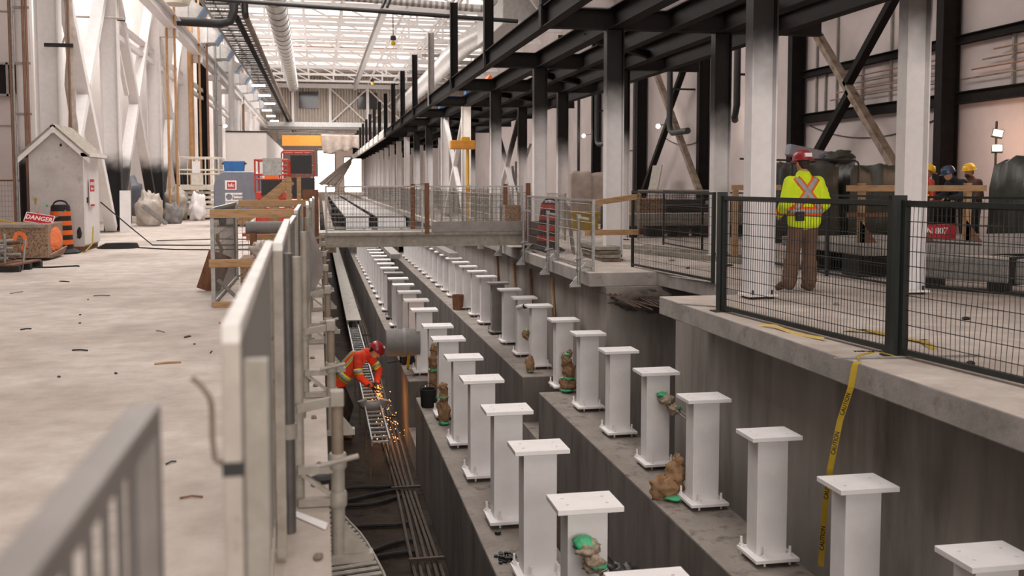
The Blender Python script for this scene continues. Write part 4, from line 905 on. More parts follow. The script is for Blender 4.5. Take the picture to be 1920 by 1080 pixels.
b = MB(); b.box((-1.0, 13.2, 0), (-.4, 13.9, .45)); tag(b.build('carton', 'osb'), 'cardboard box in the mesh pen', 'box')
b = MB(); lump(b, (-.72, 13.3, .55), (.14, .12, .12), 51, .5); tag(b.build('bag', 'plastic', smooth='all'), 'crumpled clear bag on the box in the pen', 'bag')
b = MB(); b.bar((-1.45, 13.6, 0), (-1.27, 13.5, .5), .3, .03, up=(0, 1, 0)); tag(b.build('plywood_sheet', 'wooddk'), 'brown ply off-cut leaning outside the pen', 'board')
b = MB(); b.path([(-1.23, 12.75, .78), (-1.25, 12.9, .7), (-1.22, 13.1, .58), (-1.25, 13.2, .48)], .022, 6); tag(b.build('caution_tape', 'tapey'), 'yellow tape scrap tied on the left side of the pen', 'tape')
# timber ramp beyond the pen
t = thing('timber_ramp', 'sawn timber stair stringer with posts beyond the mesh pen', 'stair', (0, 0, 0))
for y in (17.6, 18.8):
    b = MB(); b.bar((-1.35, y, .72), (-.48, y, 1.46), .05, .15, up=(0, 0, 1)); b.build('stringer', 'wood', t)
for x, w in ((-.5, .09), (-.33, .07), (-.75, .16)):
    b = MB(); b.box((x - w / 2, 17.55, 0), (x + w / 2, 17.64, 1.53 if w < .1 else 1.15)); b.build('post', 'wood', t)
b = MB(); b.box((-.85, 17.66, 0), (-.4, 18.7, .5)); b.build('landing', 'wood', t)
b = MB(); b.box((-1.3, 17.7, .5), (-.35, 18.7, .55)); b.build('tread', 'red', t)
b = MB(); b.box((-.28, 18.2, 0), (.0, 18.3, 1.3)); tag(b.build('plywood_sheet', 'wooddk'), 'dark brown ply sheet standing beyond the timber stair', 'board')

# ================================================================ SHED, DRUM, CRATE, PALLET
t = thing('site_shed', 'narrow weathered white gable shed with a danger sign on its door side', 'shed', (0, 0, 0))
sx0, sx1, sy0, sy1, ez, pz = -5.83, -4.79, 22.0, 23.35, 2.1, 2.58
xm = (sx0 + sx1) / 2
b = MB(); b.prof((0, sy0, 0), (0, sy1, 0), [(sx0, .1), (sx1, .1), (sx1, ez), (xm, pz), (sx0, ez)]); b.build('body', 'shed', t)
b = MB(); b.box((sx1, sy0 + .02, .14), (sx1 + .035, sy1 - .04, 1.98)); dr = b.build('door', 'white', t)
b = MB(); b.box((sx1 + .035, sy0 + .12, 1.0), (sx1 + .06, sy0 + .16, 1.12)); b.build('latch', 'blk', dr)
for s in (-1, 1):
    ex = xm + s * ((sx1 - sx0) / 2 + .17); d = (pz - ez) / ((sx1 - sx0) / 2); ze = pz - d * ((sx1 - sx0) / 2 + .17)
    b = MB(); b.prof((0, sy0 - .16, 0), (0, sy1 + .12, 0), [(xm, pz), (ex, ze), (ex, ze + .05), (xm, pz + .05)]); b.build('roof_slope', 'shingle', t)
    b = MB(); b.prof((0, sy0 - .14, 0), (0, sy0 - .11, 0), [(xm, pz - .12), (ex, ze - .12), (ex, ze), (xm, pz)]); b.build('barge_board', 'white', t)
    b = MB(); b.box((xm + s * .1, sy0, 0), (xm + s * .5, sy1, .1)); b.build('skid', 'wooddk', t)
b = MB(); b.box((xm - .05, sy0 - .16, pz - .14), (xm + .05, sy0 - .1, pz + .02)); b.build('ridge_cap', 'white', t)
b = MB(); b.box((sx1 + .0, sy0 - .14, ez - .14), (sx1 + .2, sy1 + .1, ez - .06)); b.build('fascia', 'white', t)
b = MB(); lump(b, (sx1 - .1, sy0 - .0, .38), (.05, .015, .11), 3, .5, 12, 8); b.build('hole', 'blk', t)
for i, (x, z, m) in enumerate([(-5.72, 1.05, 'tapey'), (-5.68, .8, 'spray'), (-5.5, .95, 'gtape'), (-5.2, 2.2, 'blk')]):
    b = MB(); lump(b, (x, sy0, z), (.025, .006, .03 + .05 * (i == 0)), i, .5, 10, 6); b.build('paint_mark', m, t)
s = thing('danger_sign', 'red and white danger sign hung on the shed door side', 'sign', (sx1 + .075, sy0 + .45, 1.22))
b = MB(); b.box((-.008, -.22, -.3), (.004, .22, .3)); b.build('panel', 'signw', s)
b = MB(); b.box((.004, -.2, .02), (.008, .2, .28)); b.build('red_field', 'signr', s); b = MB(); b.box((.004, -.2, -.29), (.008, .2, -.25)); b.build('red_field', 'signr', s)
text('DANGER', .1, 'signw', s, (.0085, 0, .18), (R(90), 0, R(90)), sx=.9); text('Due to', .08, 'signw', s, (.0085, 0, .08), (R(90), 0, R(90)))
dz0 = drum((-5.1, 21.4, 0), 'black and orange striped traffic drum in front of the shed', ['rubber', 'orange', 'rubber', 'orange', 'rubber', 'orange', 'rubber', 'orange', 'rubber'][0:9])
t = thing('board_crate', 'strand-board crate with orange spray marks left of the traffic drum', 'crate', (0, 0, 0))
q = [(-4.86, 19.42), (-4.93, 20.8), (-7.0, 21.1), (-7.1, 19.75)]
b = MB(); b.ext(q, .05, .66); b.build('body', 'osb', t)
b = MB(); b.bar((-4.9, 19.38, .64), (-7.1, 19.72, .64), .05, .06); b.build('rim_batten', 'galvold', t)
b = MB(); b.add([(-4.86, 19.6, .03), (-4.9, 20.7, .03), (-4.8, 20.6, .2), (-4.85, 19.55, .1)], [(0, 1, 2, 3)]); o = b.build('loose_flap', 'osb', t); s_ = o.modifiers.new('s', 'SOLIDIFY'); s_.thickness = .02
n_ = Vector((.15, -.985, 0)); th = math.atan2(.33, -2.24) + math.pi
def onface(x): return (x, 19.42 + (-4.86 - x) * .147 - .008)
for (x, z, kind) in ((-5.35, .36, 'O'), (-5.82, .42, 'n'), (-6.1, .4, 'o')):
    fx, fy = onface(x); b = MB()
    if kind == 'O': b.path([(fx + .1 * math.cos(a), fy + .0, z + .15 * math.sin(a)) for a in [R(-75 + 250 * i / 20) for i in range(21)]], .045, 6)
    elif kind == 'n': b.path([(fx + .1 * math.cos(a), fy, z + .1 * math.sin(a)) for a in [R(-50 + 280 * i / 20) for i in range(21)]], .035, 6)
    else: lump(b, (fx, fy, z - .04), (.07, .012, .11), 5, .2)
    b.v = [(v[0], fy - .004 + (v[1] - fy) * .1 - (v[0] - fx) * .147, v[2]) for v in b.v]
    b.build('spray_mark', 'spray', t)
b = MB(); lump(b, (-4.885, 20.05, .36), (.03, .5, .22), 8, .3); b.build('spray_mark', 'spray', t)
s = thing('danger_sign', 'red danger sign lying tilted on top of the strand-board crate', 'sign', (-5.22, 20.3, .74)); s.rotation_euler = (R(-28), R(9), R(-9))
b = MB(); b.box((-.27, -.006, -.1), (.27, .006, .1)); b.build('panel', 'signw', s); b = MB(); b.box((-.255, -.009, -.088), (.255, -.006, .088)); b.build('red_field', 'signr', s)
text('DANGER', .125, 'signw', s, (0, -.0095, 0), sx=1.0)
b = MB(); b.tube((-5.1, 20.36, .64), (-4.72, 20.2, .9), .01, 6); tag(b.build('stick', 'galv'), 'pale stick poking from behind the danger sign on the crate', 'stick')
t = thing('pallet', 'dark timber pallet under the heap of pipe off-cuts at the left edge', 'pallet', (-5.35, 17.6, 0), R(-6))
for k in range(3):
    b = MB(); b.box((-.7, -.5 + .45 * k, 0), (.7, -.4 + .45 * k, .1)); b.build('bearer', 'blk', t)
for k in range(6):
    b = MB(); b.box((-.7 + .24 * k, -.55, .1), (-.54 + .24 * k, .55, .125)); b.build('deck_board', 'wooddk', t)
for k in range(46):
    l = random.uniform(.35, 1.0); z = .15 + .35 * (k / 46); x = -5.4 + random.uniform(-.35, .2) ; y = 17.55 + random.uniform(-.35, .35); a = random.choice((0, 0, 0, 1.4, .5, -.4)) + random.uniform(-.15, .15)
    r = random.choice((.02, .024, .03)); d = Vector((math.cos(a) * l / 2, math.sin(a) * l / 2, random.uniform(-.03, .05)))
    b = MB(); b.tube(Vector((x, y, z)) - d, Vector((x, y, z)) + d, r, 8)
    tag(b.build('pipe_offcut', random.choice(('galvold', 'greysteel', 'galv', 'galvrust')), smooth=True), 'grey scaffold tube off-cut in the heap on the dark pallet', 'tube', 'tube off-cuts on the pallet')
for i, (p, q) in enumerate([((-4.78, 17.5, 0), (-4.72, 17.5, .5)), ((-5.0, 17.35, .1), (-4.98, 17.3, .6))]):
    b = MB(); b.tube(p, q, .02, 8); tag(b.build('pallet_stake', 'galv'), 'upright stake holding the tube heap, %s' % ['right one', 'left one'][i], 'stake')
# small fences behind the shed on the far left
fence('mesh_fence', 'rust-red mesh panel against the white wall left of the shed', (-8.6, 25.4), (-6.85, 25.4), 1.5, .07, .12, 'wooddk', 'wire', .025, .003)
fence('mesh_fence', 'black mesh panel in front of the rust-red one left of the shed', (-8.2, 22.6), (-6.65, 22.6), .95, .1, .15, 'blk', 'dwire', .02, .003)
b = MB(); b.tube((-6.85, 22.5, 0), (-6.85, 22.5, 1.0), .06, 10); tag(b.build('bollard', 'blk', smooth=True), 'black post at the end of the black mesh panel left of the shed', 'post')
b = MB(); b.path(sag((-7.2, 19.5, 1.3), (-5.6, 20.6, .62), .06), .014, 6); tag(b.build('rope', 'tapey', smooth=True), 'yellow rope running down to the strand-board crate', 'rope')
b = MB(); b.path([(-4.68, 22.3, .5), (-4.66, 22.1, .15), (-4.7, 21.6, .015), (-4.95, 21.75, .012), (-5.3, 21.9, .012)], .014, 6); tag(b.build('hose', 'tapey', smooth=True), 'yellow hose on the floor at the shed corner', 'hose')
b = MB()
for k in range(4): b.path([(-4.3 + (.42 - .03 * k) * math.cos(a) + .02 * k, 22.9 + (.35 - .05 * k) * math.sin(a), .02 + .025 * k) for a in [2 * math.pi * i / 26 for i in range(26)]], .018, 6, True)
tag(b.build('cable_coil', 'rubber', smooth=True), 'coil of black cable on the floor right of the shed', 'cable')
for i, (pts, r) in enumerate([([(-4.7, 23.2, 1.0), (-4.2, 23.9, .4), (-3.7, 23.6, .02), (-2.6, 23.4, .012), (-1.4, 23.4, .012)], .014), ([(-3.95, 22.9, .012), (-3.0, 22.0, .012), (-2.3, 21.8, .012), (-1.3, 21.8, .012)], .016), ([(-3.9, 25.5, .012), (-2.5, 26, .012), (-1.4, 25.6, .012)], .012), ([(-4.8, 17.75, .012), (-4.4, 17.8, .012), (-4.05, 18.0, .012), (-4.0, 17.9, .012)], .014)]):
    b = MB(); b.path(pts, r, 6); tag(b.build('cable', 'rubber', smooth=True), ['black cable hanging from the shed and running right', 'thick black cable on the floor right of the coil', 'thin black cable far across the left floor', 'dark rod-like cable on the floor by the pallet'][i], 'cable')
# floor litter
lit = [(-2.69, 13.2, .1, 'blk'), (-3.85, 13.8, .12, 'galvold'), (-1.18, 8.13, .1, 'wood'), (-1.5, 9.9, .07, 'galvold'), (-.58, 4.6, .05, 'wooddk'), (-2.0, 8.9, .07, 'blk'), (-2.4, 6.4, .1, 'rust'), (-.9, 8.6, .05, 'blk'), (-1.6, 5.0, .04, 'blk'), (-2.8, 10.3, .05, 'blk'), (-.75, 5.2, .03, 'blk'), (-1.2, 9.5, .04, 'rust'), (-2.2, 4.8, .05, 'wood'), (-3.6, 15.2, .1, 'blk'), (-1.0, 10.4, .05, 'red')]
lit = sorted(lit, key=lambda q: q[1])
for i, (x, y, l, m) in enumerate(lit):
    b = MB(); a = i * 1.3; b.path([(x - l * math.cos(a), y - l * math.sin(a), .006), (x, y + .01, .01), (x + l * math.cos(a), y + l * math.sin(a), .006)], .005 + .002 * (i % 3), 5)
    tag(b.build('floor_scrap', m), 'thin scrap of wood or wire on the dusty left floor, %s from the camera' % ORD[i], 'debris', 'scraps on the left floor')
for i in range(26):
    x = -.6 - 3.4 * random.random(); y = 3.2 + 10 * random.random(); b = MB(); lump(b, (x, y, .004), (.012, .014, .01), i, .5, 8, 5)
    tag(b.build('pebble', 'blk' if i % 3 else 'galvrust'), 'tiny dark pebble on the dusty left floor', 'pebble', 'pebbles on the left floor')
for i in range(12):
    x = -.13 + .13 * random.random(); y = 3.3 + 6 * random.random(); b = MB(); lump(b, (x, y, .006), (.02, .03, .012), i + 40, .5, 8, 5)
    tag(b.build('pebble', 'galvrust'), 'small brown crumb on the slab edge behind the guard panels', 'pebble', 'crumbs on the left slab edge')
b = MB(); b.add([(-.15, 4.3, .008), (-.14, 4.34, .012), (.02, 4.1, .02), (.01, 4.06, .006)], [(0, 1, 2, 3)]); o = tag(b.build('paper_strip', 'white'), 'pale torn strip on the slab edge by the first clamp post', 'litter'); s_ = o.modifiers.new('s', 'SOLIDIFY'); s_.thickness = .004
b = MB(); b.lathe([(.05, 0), (.055, .02), (.03, .03)], (.0, 4.75, 0), 14); tag(b.build('cable_puck', 'rubber'), 'black disc-shaped coil on the slab edge by the first clamp post', 'coil')

# ================================================================ LEFT COLUMN LINE
def lcol(X, y, lab, m='leftfade', h=11.2, d=.5, w=.34):
    t = thing('hall_column', lab, 'column', (X, y, 0), 0, 'left hall columns')
    b = MB(); b.ibeam((0, 0, .02), (0, 0, h), d, w, .035, .02, up=(1, 0, 0)); b.build('shaft', m, t)
    b = MB(); b.box((-.36, -.26, 0), (.36, .26, .03)); b.build('base_plate', 'greysteel', t)
    return t
LC = [24.05, 30.8, 38.7, 46.6, 54.5, 62.4, 70.3, 78.2, 86.1, 94, 102]
for k, y in enumerate(LC):
    lcol(-5.88, y, 'tall column of the left row, %s from the camera' % ORD[k], 'leftfade' if k in (0, 1, 2, 3) else ('black' if k == 4 else 'white'))
# plastic-wrapped riser bundle left of the first column
t = thing('pipe_riser', 'plastic-wrapped pipe bundle with copper lines left of the first hall column', 'pipe bundle', (-6.33, 23.52, 0))
b = MB(); b.tube((0, .2, 0), (0, .2, 11), .15, 16); b.build('main_pipe', 'leftfade', t, True)
for i, (x, m) in enumerate(((-.2, 'copper'), (.08, 'copper'), (.15, 'copper'), (-.13, 'galv'))):
    b = MB(); b.tube((x, -.02 - .02 * i, 0), (x, -.02 - .02 * i, 11), .028, 8); b.build('copper_line', m, t, True)
for z in (2.9, 4.0, 5.2):
    b = MB(); b.box((-.24, .02, z), (.19, .05, z + .05)); b.build('bracket', 'galv', t)
t = thing('pipe_riser', 'white-wrapped riser with red copper line right of the first hall column', 'pipe bundle', (-5.4, 23.9, 0))
b = MB(); pts = [(.02 * math.sin(z * 3), .02 * math.cos(z * 2.1), z) for z in [k * .3 for k in range(37)]]; b.path(pts, [.1 + .02 * math.sin(k * 1.7) for k in range(37)], 10); b.build('dust_wrap', 'plastic', t, 'all')
b = MB(); b.tube((.0, -.12, 2.6), (.02, -.12, 11), .025, 8); b.build('copper_line', 'copper', t, True)
b = MB(); b.box((-.5, -.16, 4.42), (.1, -.1, 4.5)); b.build('strap', 'blk', t)
def lbrace(y0, y1, z0, z1, lab, X=-5.9, m='white'):
    t = thing('cross_brace', lab, 'brace', (X, 0, 0), 0, None)
    ym, zm = (y0 + y1) / 2, (z0 + z1) / 2
    b = MB(); b.bar((0, y0, z1), (0, y1, z0), .24, .3, up=(1, 0, 0)); b.build('diagonal', m, t)
    d = Vector((0, y1 - y0, z1 - z0)).normalized() * .2
    b = MB(); b.bar((0, y0, z0), (0, ym - d.y, zm - d.z), .24, .3, up=(1, 0, 0)); b.build('diagonal', m, t)
    b = MB(); b.bar((0, ym + d.y, zm + d.z), (0, y1, z1), .24, .3, up=(1, 0, 0)); b.build('diagonal', m, t)
lbrace(24.4, 30.5, .1, 7.4, 'white X brace between the first two left hall columns')
lbrace(31.1, 38.4, .1, 8.0, 'white X brace between the second and third left hall columns', m='leftfade')
lbrace(39.0, 46.3, .1, 8.0, 'white X brace between the third and fourth left hall columns', m='leftfade')
b = MB(); b.ibeam((-5.2, 18, 7.3), (-5.2, 112, 7.3), .52, .34, .03, .02); tag(b.build('crane_rail', 'white'), 'long white crane rail beam high on the left row of columns', 'beam')
for k, y in enumerate(LC[1:9]):
    b = MB(); b.box((-5.65, y - .15, 6.75), (-5.0, y + .15, 7.04)); tag(b.build('rail_bracket', 'white'), 'white bracket under the crane rail, %s from the camera' % ORD[k], 'bracket', 'crane rail brackets')
for k, (y0, y1) in enumerate(zip(LC[1:7], LC[2:8])):
    for z in (6.2, 5.2):
        b = MB(); b.bar((-5.9, y0 + .2, z + .6 * (z < 6)), (-5.9, y1 - .2, z + .6 * (z < 6)), .16, .16); tag(b.build('tie_strut', 'white'), 'white tie strut between left columns, %s in the bay %s from the camera' % ('upper' if z > 6 else 'lower', ORD[k]), 'strut', 'tie struts of the left columns')
    b = MB(); b.bar((-5.9, y0 + .6, 6.1), (-5.9, y0 + 2.6, 4.2), .12, .12, up=(1, 0, 0)); tag(b.build('knee_strut', 'white'), 'white knee strut between left columns, %s bay from the camera' % ORD[k], 'strut', 'knee struts of the left columns')
for i, (x, y, m, lab, r) in enumerate([(-5.35, 38.3, 'orangepipe', 'ochre-wrapped pipe on the third left column, left of its pair', .045), (-5.1, 38.5, 'orangepipe', 'ochre-wrapped pipe on the third left column, right of its pair', .045), (-5.45, 46.0, 'orangepipe', 'orange copper pipe bundle beside the fourth left column', .12), (-5.1, 46.2, 'orangepipe', 'thin ochre pipe right of the orange bundle', .05), (-4.9, 47.5, 'copper', 'copper pipe in front of the far left columns', .05), (-5.0, 52.3, 'galv', 'pale pipe before the black left column', .06), (-4.7, 58.0, 'white', 'white lagged riser just past the black left column', .17), (-4.95, 61.2, 'copper', 'thin copper riser by the white hoarding', .05), (-5.3, 69.6, 'white', 'white riser above the hoarding, first', .15), (-5.2, 74, 'copper', 'copper riser above the hoarding', .08), (-5.3, 82, 'white', 'white riser above the hoarding, farther', .15)]):
    b = MB(); b.tube((x, y, .6 if i < 2 else 0), (x, y, 11), r, 10); tag(b.build('riser_pipe', m, smooth=True), lab, 'pipe')
for i, (y, z) in enumerate(((30.55, 6.05), (60, 4.7), (95, 4.2))):
    t = thing('column_lamp', 'lit work lamp clipped on the left columns, %s from the camera' % ORD[i], 'lamp', (-5.25, y, z), 0, 'lamps on the left columns')
    b = MB(); b.ell((0, -.05, 0), (.12, .1, .08), 12, 8); b.build('lamp_face', 'lampglow', t, True)
    b = MB(); b.tube((0, 0, 0), (-.4, .1, .05), .02, 6); b.build('bracket', 'blk', t)
b = MB(); b.path([(-7.6, 30.9, 3.0), (-7.2, 29.8, 4.5), (-6.6, 29.6, 6.0), (-5.4, 30.3, 6.1)], .03, 6); tag(b.build('cable', 'plastic', smooth=True), 'white cable looping up to the lamp on the second left column', 'cable')
b = MB(); b.path([(-8.0, 22, 4.2), (-7.1, 22.3, 2.6)], .05, 8); tag(b.build('hose_line', 'blk'), 'black slanting pipe in front of the dark window at the left edge', 'pipe')
b = MB(); b.path([(-8.05, 22.1, 4.05), (-7.1, 22.35, 2.45)], .03, 8); tag(b.build('hose_line', 'blk'), 'second thinner black slanting pipe just below the first', 'pipe')
b = MB(); b.bar((-5.5, 30.4, 0), (-5.5, 30.5, 1.2), .3, .04, up=(0, 1, 0)); tag(b.build('panel_board', 'white'), 'white board leaning at the foot of the second left column', 'board')
# heaps between columns
for i, (c, r, m, lab) in enumerate([((-5.5, 34.6, .45), (.42, .45, .65), 'plastic', 'dust-sheeted heap at the foot of the left columns, left of the pipes'), ((-5.0, 36.4, .25), (.3, .28, .45), 'hose', 'grey rounded sack leaning by the ochre pipes'), ((-6.95, 38.2, 1.0), (.55, .5, .8), 'tank', 'dark blue bundle behind the dust-sheeted heap'), ((-5.35, 39.6, .55), (.42, .5, .7), 'plastic', 'dust-sheeted heap between the ochre pipes and the cream lift'), ((-4.5, 39.2, .4), (.3, .3, .6), 'white', 'white sheeted bundle left of the cream lift')]):
    b = MB(); lump(b, c, r, 60 + i, .45, flat=0.0); tag(b.build('sheeted_heap', m, smooth='all'), lab, 'heap')
b = MB(); b.bar((-5.5, 33.4, .7), (-4.9, 34.0, .1), .15, .1); tag(b.build('plank', 'galv'), 'pale plank sloping down in front of the dust-sheeted heap', 'plank')
t = thing('carton', 'brown cardboard carton on the stacked goods behind the second left column', 'box', (-6.9, 37.2, 1.45))
b = MB(); b.box((-.3, -.2, 0), (.3, .2, .5)); b.build('body', 'osb', t)
b = MB(); b.box((-7.3, 36.9, 0), (-6.55, 37.5, 1.45)); tag(b.build('stacked_goods', 'galvold'), 'grey stacked goods carrying the cardboard carton', 'pallet load')
# ================================================================ LIFTS, TANK, HOARDING
def slift(lab, loc, rz, w, l, zp, rail, m, paneled=None):
    t = thing('scissor_lift', lab, 'scissor lift', loc, rz)
    b = MB(); b.box((-w / 2, -l / 2, .18), (w / 2, l / 2, .42)); b.build('chassis', m, t, bevel=.02)
    for sx in (-1, 1):
        for sy in (-1, 1):
            b = MB(); b.tube((sx * (w / 2 - .12), sy * l * .36, .17), (sx * (w / 2 + .02), sy * l * .36, .17), .17, 16); b.build('wheel', 'rubber', t, True)
    n = 4; h = (zp - .42) / n
    for i in range(n):
        for sx in (-1, 1):
            b = MB(); x = sx * (w / 2 - .1); z = .45 + i * h
            b.bar((x, -l * .42, z), (x, l * .42, z + h * .75), .04, .09); b.bar((x, l * .42, z), (x, -l * .42, z + h * .75), .04, .09); b.build('scissor_arm', 'galvold', t)
        b = MB(); b.box((-w / 2 + .08, -l * .43, .45 + i * h), (w / 2 - .08, -l * .41, .45 + i * h + .1)); b.build('cross_tube', m, t)
    b = MB(); b.box((-w / 2, -l / 2, zp), (w / 2, l / 2, zp + .2)); b.build('platform', m, t, bevel=.01)
    zr = zp + .2
    for sx in (-1, -.33, .33, 1):
        for sy in (-1, 1):
            b = MB(); b.tube((sx * w / 2, sy * l / 2, zr), (sx * w / 2, sy * l / 2, zr + rail), .025, 8); b.build('rail_post', m, t)
    for z in (zr + rail, zr + rail * .55, zr + rail * .4):
        b = MB(); c = [(-w / 2, -l / 2, z), (w / 2, -l / 2, z), (w / 2, l / 2, z), (-w / 2, l / 2, z)]
        for k in range(4): b.tube(c[k], c[(k + 1) % 4], .025, 8)
        b.build('guard_rail', m, t)
    if paneled:
        for (x0, x1, z0, z1, mm) in paneled:
            b = MB(); b.box((x0, -l / 2 - .04, zr + z0), (x1, -l / 2 - .02, zr + z1)); b.build('panel', mm, t)
    return t
slift('cream scissor lift parked on the left floor below the orange pipes', (-4.5, 41.2, 0), 0, 1.45, 2.4, 1.15, 1.05, 'cream', [(-.25, .05, .45, .9, 'white'), (-.3, .15, .0, .4, 'cream')])
slift('red scissor lift in front of the white hoarding', (-1.35, 31.2, 0), R(0), .95, 2.0, .95, .95, 'red', [(-.25, .3, .5, 1.0, 'galv'), (-.3, .3, -.1, .35, 'blk'), (-.2, .2, .38, .5, 'orange')])
t = slift('taller red scissor lift with dark panels right of the other red lift', (-.75, 37.5, 0), R(4), 1.05, 2.2, 1.2, 1.15, 'red', [(-.3, .45, .35, 1.0, 'blk'), (-.25, .55, -.5, .2, 'blk'), (-.2, .3, -1.0, -.6, 'signr')])
t = thing('machine_tank', 'grey rounded machine body with rental stickers and a blue tray on top', 'machine', (-2.55, 33.5, 0))
b = MB(); pf = [(-.78, .3), (.78, .3), (.78, 1.2)] + [(.78 - .38 * (1 - math.cos(a)), 1.2 + .6 * math.sin(a)) for a in [math.pi / 2 * i / 8 for i in range(1, 9)]] + [(-.78 + .38 * (1 - math.cos(a)), 1.2 + .6 * math.sin(a)) for a in [math.pi / 2 * i / 8 for i in range(8, 0, -1)]] + [(-.78, 1.2)]
b.prof((0, 0, 0), (0, 1.9, 0), pf); b.build('body', 'tank', t, smooth=True, bevel=.04)
for x in (-.6, .6):
    b = MB(); b.tube((x - .1, .9, .3), (x + .1, .9, .3), .3, 18); b.build('wheel', 'rubber', t, True)
b = MB(); b.box((-.42, -.012, 1.2), (-.06, -.002, 1.5)); k = b.build('sticker', 'signw', t)
b = MB(); b.box((-.36, -.016, 1.23), (-.1, -.01, 1.45)); b.build('sticker', 'signr', t); text('hfc', .17, 'signw', t, (-.23, -.018, 1.34))
b = MB(); b.box((-.42, -.012, .82), (.12, -.002, 1.1)); b.build('sticker', 'signw', t)
b = MB(); b.lathe([(.1, 0), (.1, .006)], (0, 0, 0), 20); o = b.build('roundel', 'tank', t); o.location = (-.3, -.014, .97); o.rotation_euler = (R(90), 0, 0)
text('United', .11, 'ink', t, (-.03, -.014, 1.02)); text('Rentals', .11, 'ink', t, (-.03, -.014, .91))
b = MB(); b.box((-.42, -.012, .68), (.12, -.002, .79)); b.build('sticker', 'signw', t); text('1-800-UR-RENTS', .075, 'ink', t, (-.15, -.014, .735))
b = MB(); b.box((-.35, -.008, .59), (.05, -.002, .65)); b.build('sticker', 'yellowbox', t)
t = thing('tool_tray', 'blue plastic bin standing on the grey machine body', 'bin', (-2.72, 34.2, 1.8))
b = MB(); b.prof((0, -.25, 0), (0, .25, 0), [(-.3, 0), (.3, 0), (.34, .34), (-.34, .34)]); b.build('body', 'blue', t, bevel=.02)
for s in (-1, 1):
    b = MB(); b.cbox((s * .36, 0, .26), (.06, .2, .05)); b.build('handle', 'blk', t)
t = thing('hoarding_room', 'plain white boxed hoarding room behind the grey machine', 'hoarding', (0, 0, 0))
b = MB(); b.box((-4.35, 50, 0), (-2.45, 74, 3.86)); b.build('wall_panel', 'wallw', t)
b = MB(); b.box((-4.37, 49.97, 3.86), (-2.43, 74, 3.93)); b.build('cap_trim', 'blk', t)
# ================================================================ ROOF
def make_truss():
    t = thing('roof_truss', '', 'roof truss')
    zb, zt = 11.4, 12.85
    b = MB(); b.box((XL, -.11, zb), (XW, .11, zb + .2)); b.build('bottom_chord', 'white', t)
    b = MB(); b.box((XL, -.1, zt - .2), (XW, .1, zt)); b.build('top_chord', 'white', t)
    n = 10; w = (XW - XL) / n
    for i in range(1, n):
        b = MB(); b.box((XL + i * w - .07, -.06, zb + .2), (XL + i * w + .07, .06, zt - .2)); b.build('vertical', 'white', t)
    for i in range(n):
        b = MB(); b.bar((XL + i * w + .1, 0, zt - .2), (XL + (i + 1) * w - .1, 0, zb + .2), .08, .1); b.build('diagonal', 'white', t)
    return t
TY = [53.2 + 6 * k for k in range(9)]
tr0 = make_truss()
for k, y in enumerate(TY):
    lab = 'white roof truss spanning the long hall, %s from the camera' % ORD[k]
    if k == 0: tr0.location = (0, y, 0); tr0['label'] = lab; tr0['group'] = 'roof trusses'
    else: dup(tr0, (0, y, 0), 0, lab, 'roof trusses')
# light purlins and joist lines running lengthwise
for k, x in enumerate((-5.6, -3.2, -.8, 1.6, 6.4, 8.8, 11.2)):
    b = MB(); b.box((x - .06, 40, 12.86), (x + .06, 107, 12.98)); tag(b.build('purlin', 'white'), 'white purlin along the roof of the hall, %s from the left' % ORD[k], 'purlin', 'roof purlins')
for k, (x, z) in enumerate(((5.2, 11.7), (7.6, 11.7), (8.2, 11.9))):
    b = MB(); b.bar((x, 45, z), (x, 106, z), .12, .16); tag(b.build('roof_strut', 'white'), 'white lengthwise strut under the right side of the roof, %s from the left' % ORD[k], 'strut', 'lengthwise roof struts')
b = MB(); b.ibeam((3.75, 42, 11.15), (3.75, 104, 11.15), .5, .32, .03, .02); tag(b.build('hoist_runway', 'duct'), 'grey runway beam along the middle of the roof', 'beam')
for i, (x, y, z) in enumerate(((4.4, 59.2, 9.75), (5.1, 95.2, 10.9))):
    t = thing('chain_hoist', 'small yellow and black chain hoist hanging from the roof, %s' % ('nearer' if i == 0 else 'farther'), 'hoist', (x, y, z), 0, 'chain hoists')
    b = MB(); b.cbox((0, 0, .13), (.32, .24, .26)); b.build('motor', 'blk', t, bevel=.05)
    b = MB(); b.lathe([(.07, 0), (.13, .07), (.13, .23), (.07, .27)], (0, 0, -.3), 12); b.build('chain_bag', 'yellow', t, True)
    b = MB(); b.tube((0, 0, .26), (0, 0, 11.4 - z), .025, 6); b.build('chain', 'blk', t)
for k, y in enumerate(TY[:-1]):
    b = MB(); b.box((XL + .2, y + .4, 12.985), (XW - .2, y + 5.6, 12.998)); struct(b.build('window_%d' % (8 + k), 'roof_glow')).name = 'window_%d' % (8 + k)  # glowing sheets added to whiten the roof, not real windows
# lamp strips near the far ducts
def hanging_lamp(lab, x, y, z, w, d, ztop, grp):
    t = thing('high_bay_lamp', lab, 'lamp', (x, y, z), 0, grp)
    b = MB(); b.box((-w / 2, -d / 2, 0), (w / 2, d / 2, .1)); b.build('lamp_face', 'highbay', t)
    b = MB(); b.box((-w / 2, -d / 2, .1), (w / 2, d / 2, .16)); b.build('housing', 'greysteel', t)
    b = MB(); b.tube((0, 0, .16), (0, 0, ztop - z), .02, 5); b.build('hanger', 'wire', t)
for k, y in enumerate((112, 119, 126, 133, 140, 147)): hanging_lamp('lit lamp strip hanging in the far hall, %s from the bulkhead' % ORD[k], -.5, y, 9.1, 1.6, .6, 10.6, 'far lamp strips')
for k, y in enumerate((62, 69, 76, 83, 90, 97)): hanging_lamp('small lit lamp hanging below the ladder rack, %s from the camera' % ORD[k], -3.45 if k < 3 else -4.0, y, 7.2, .75, .35, 8.63, 'lamps below the ladder rack')
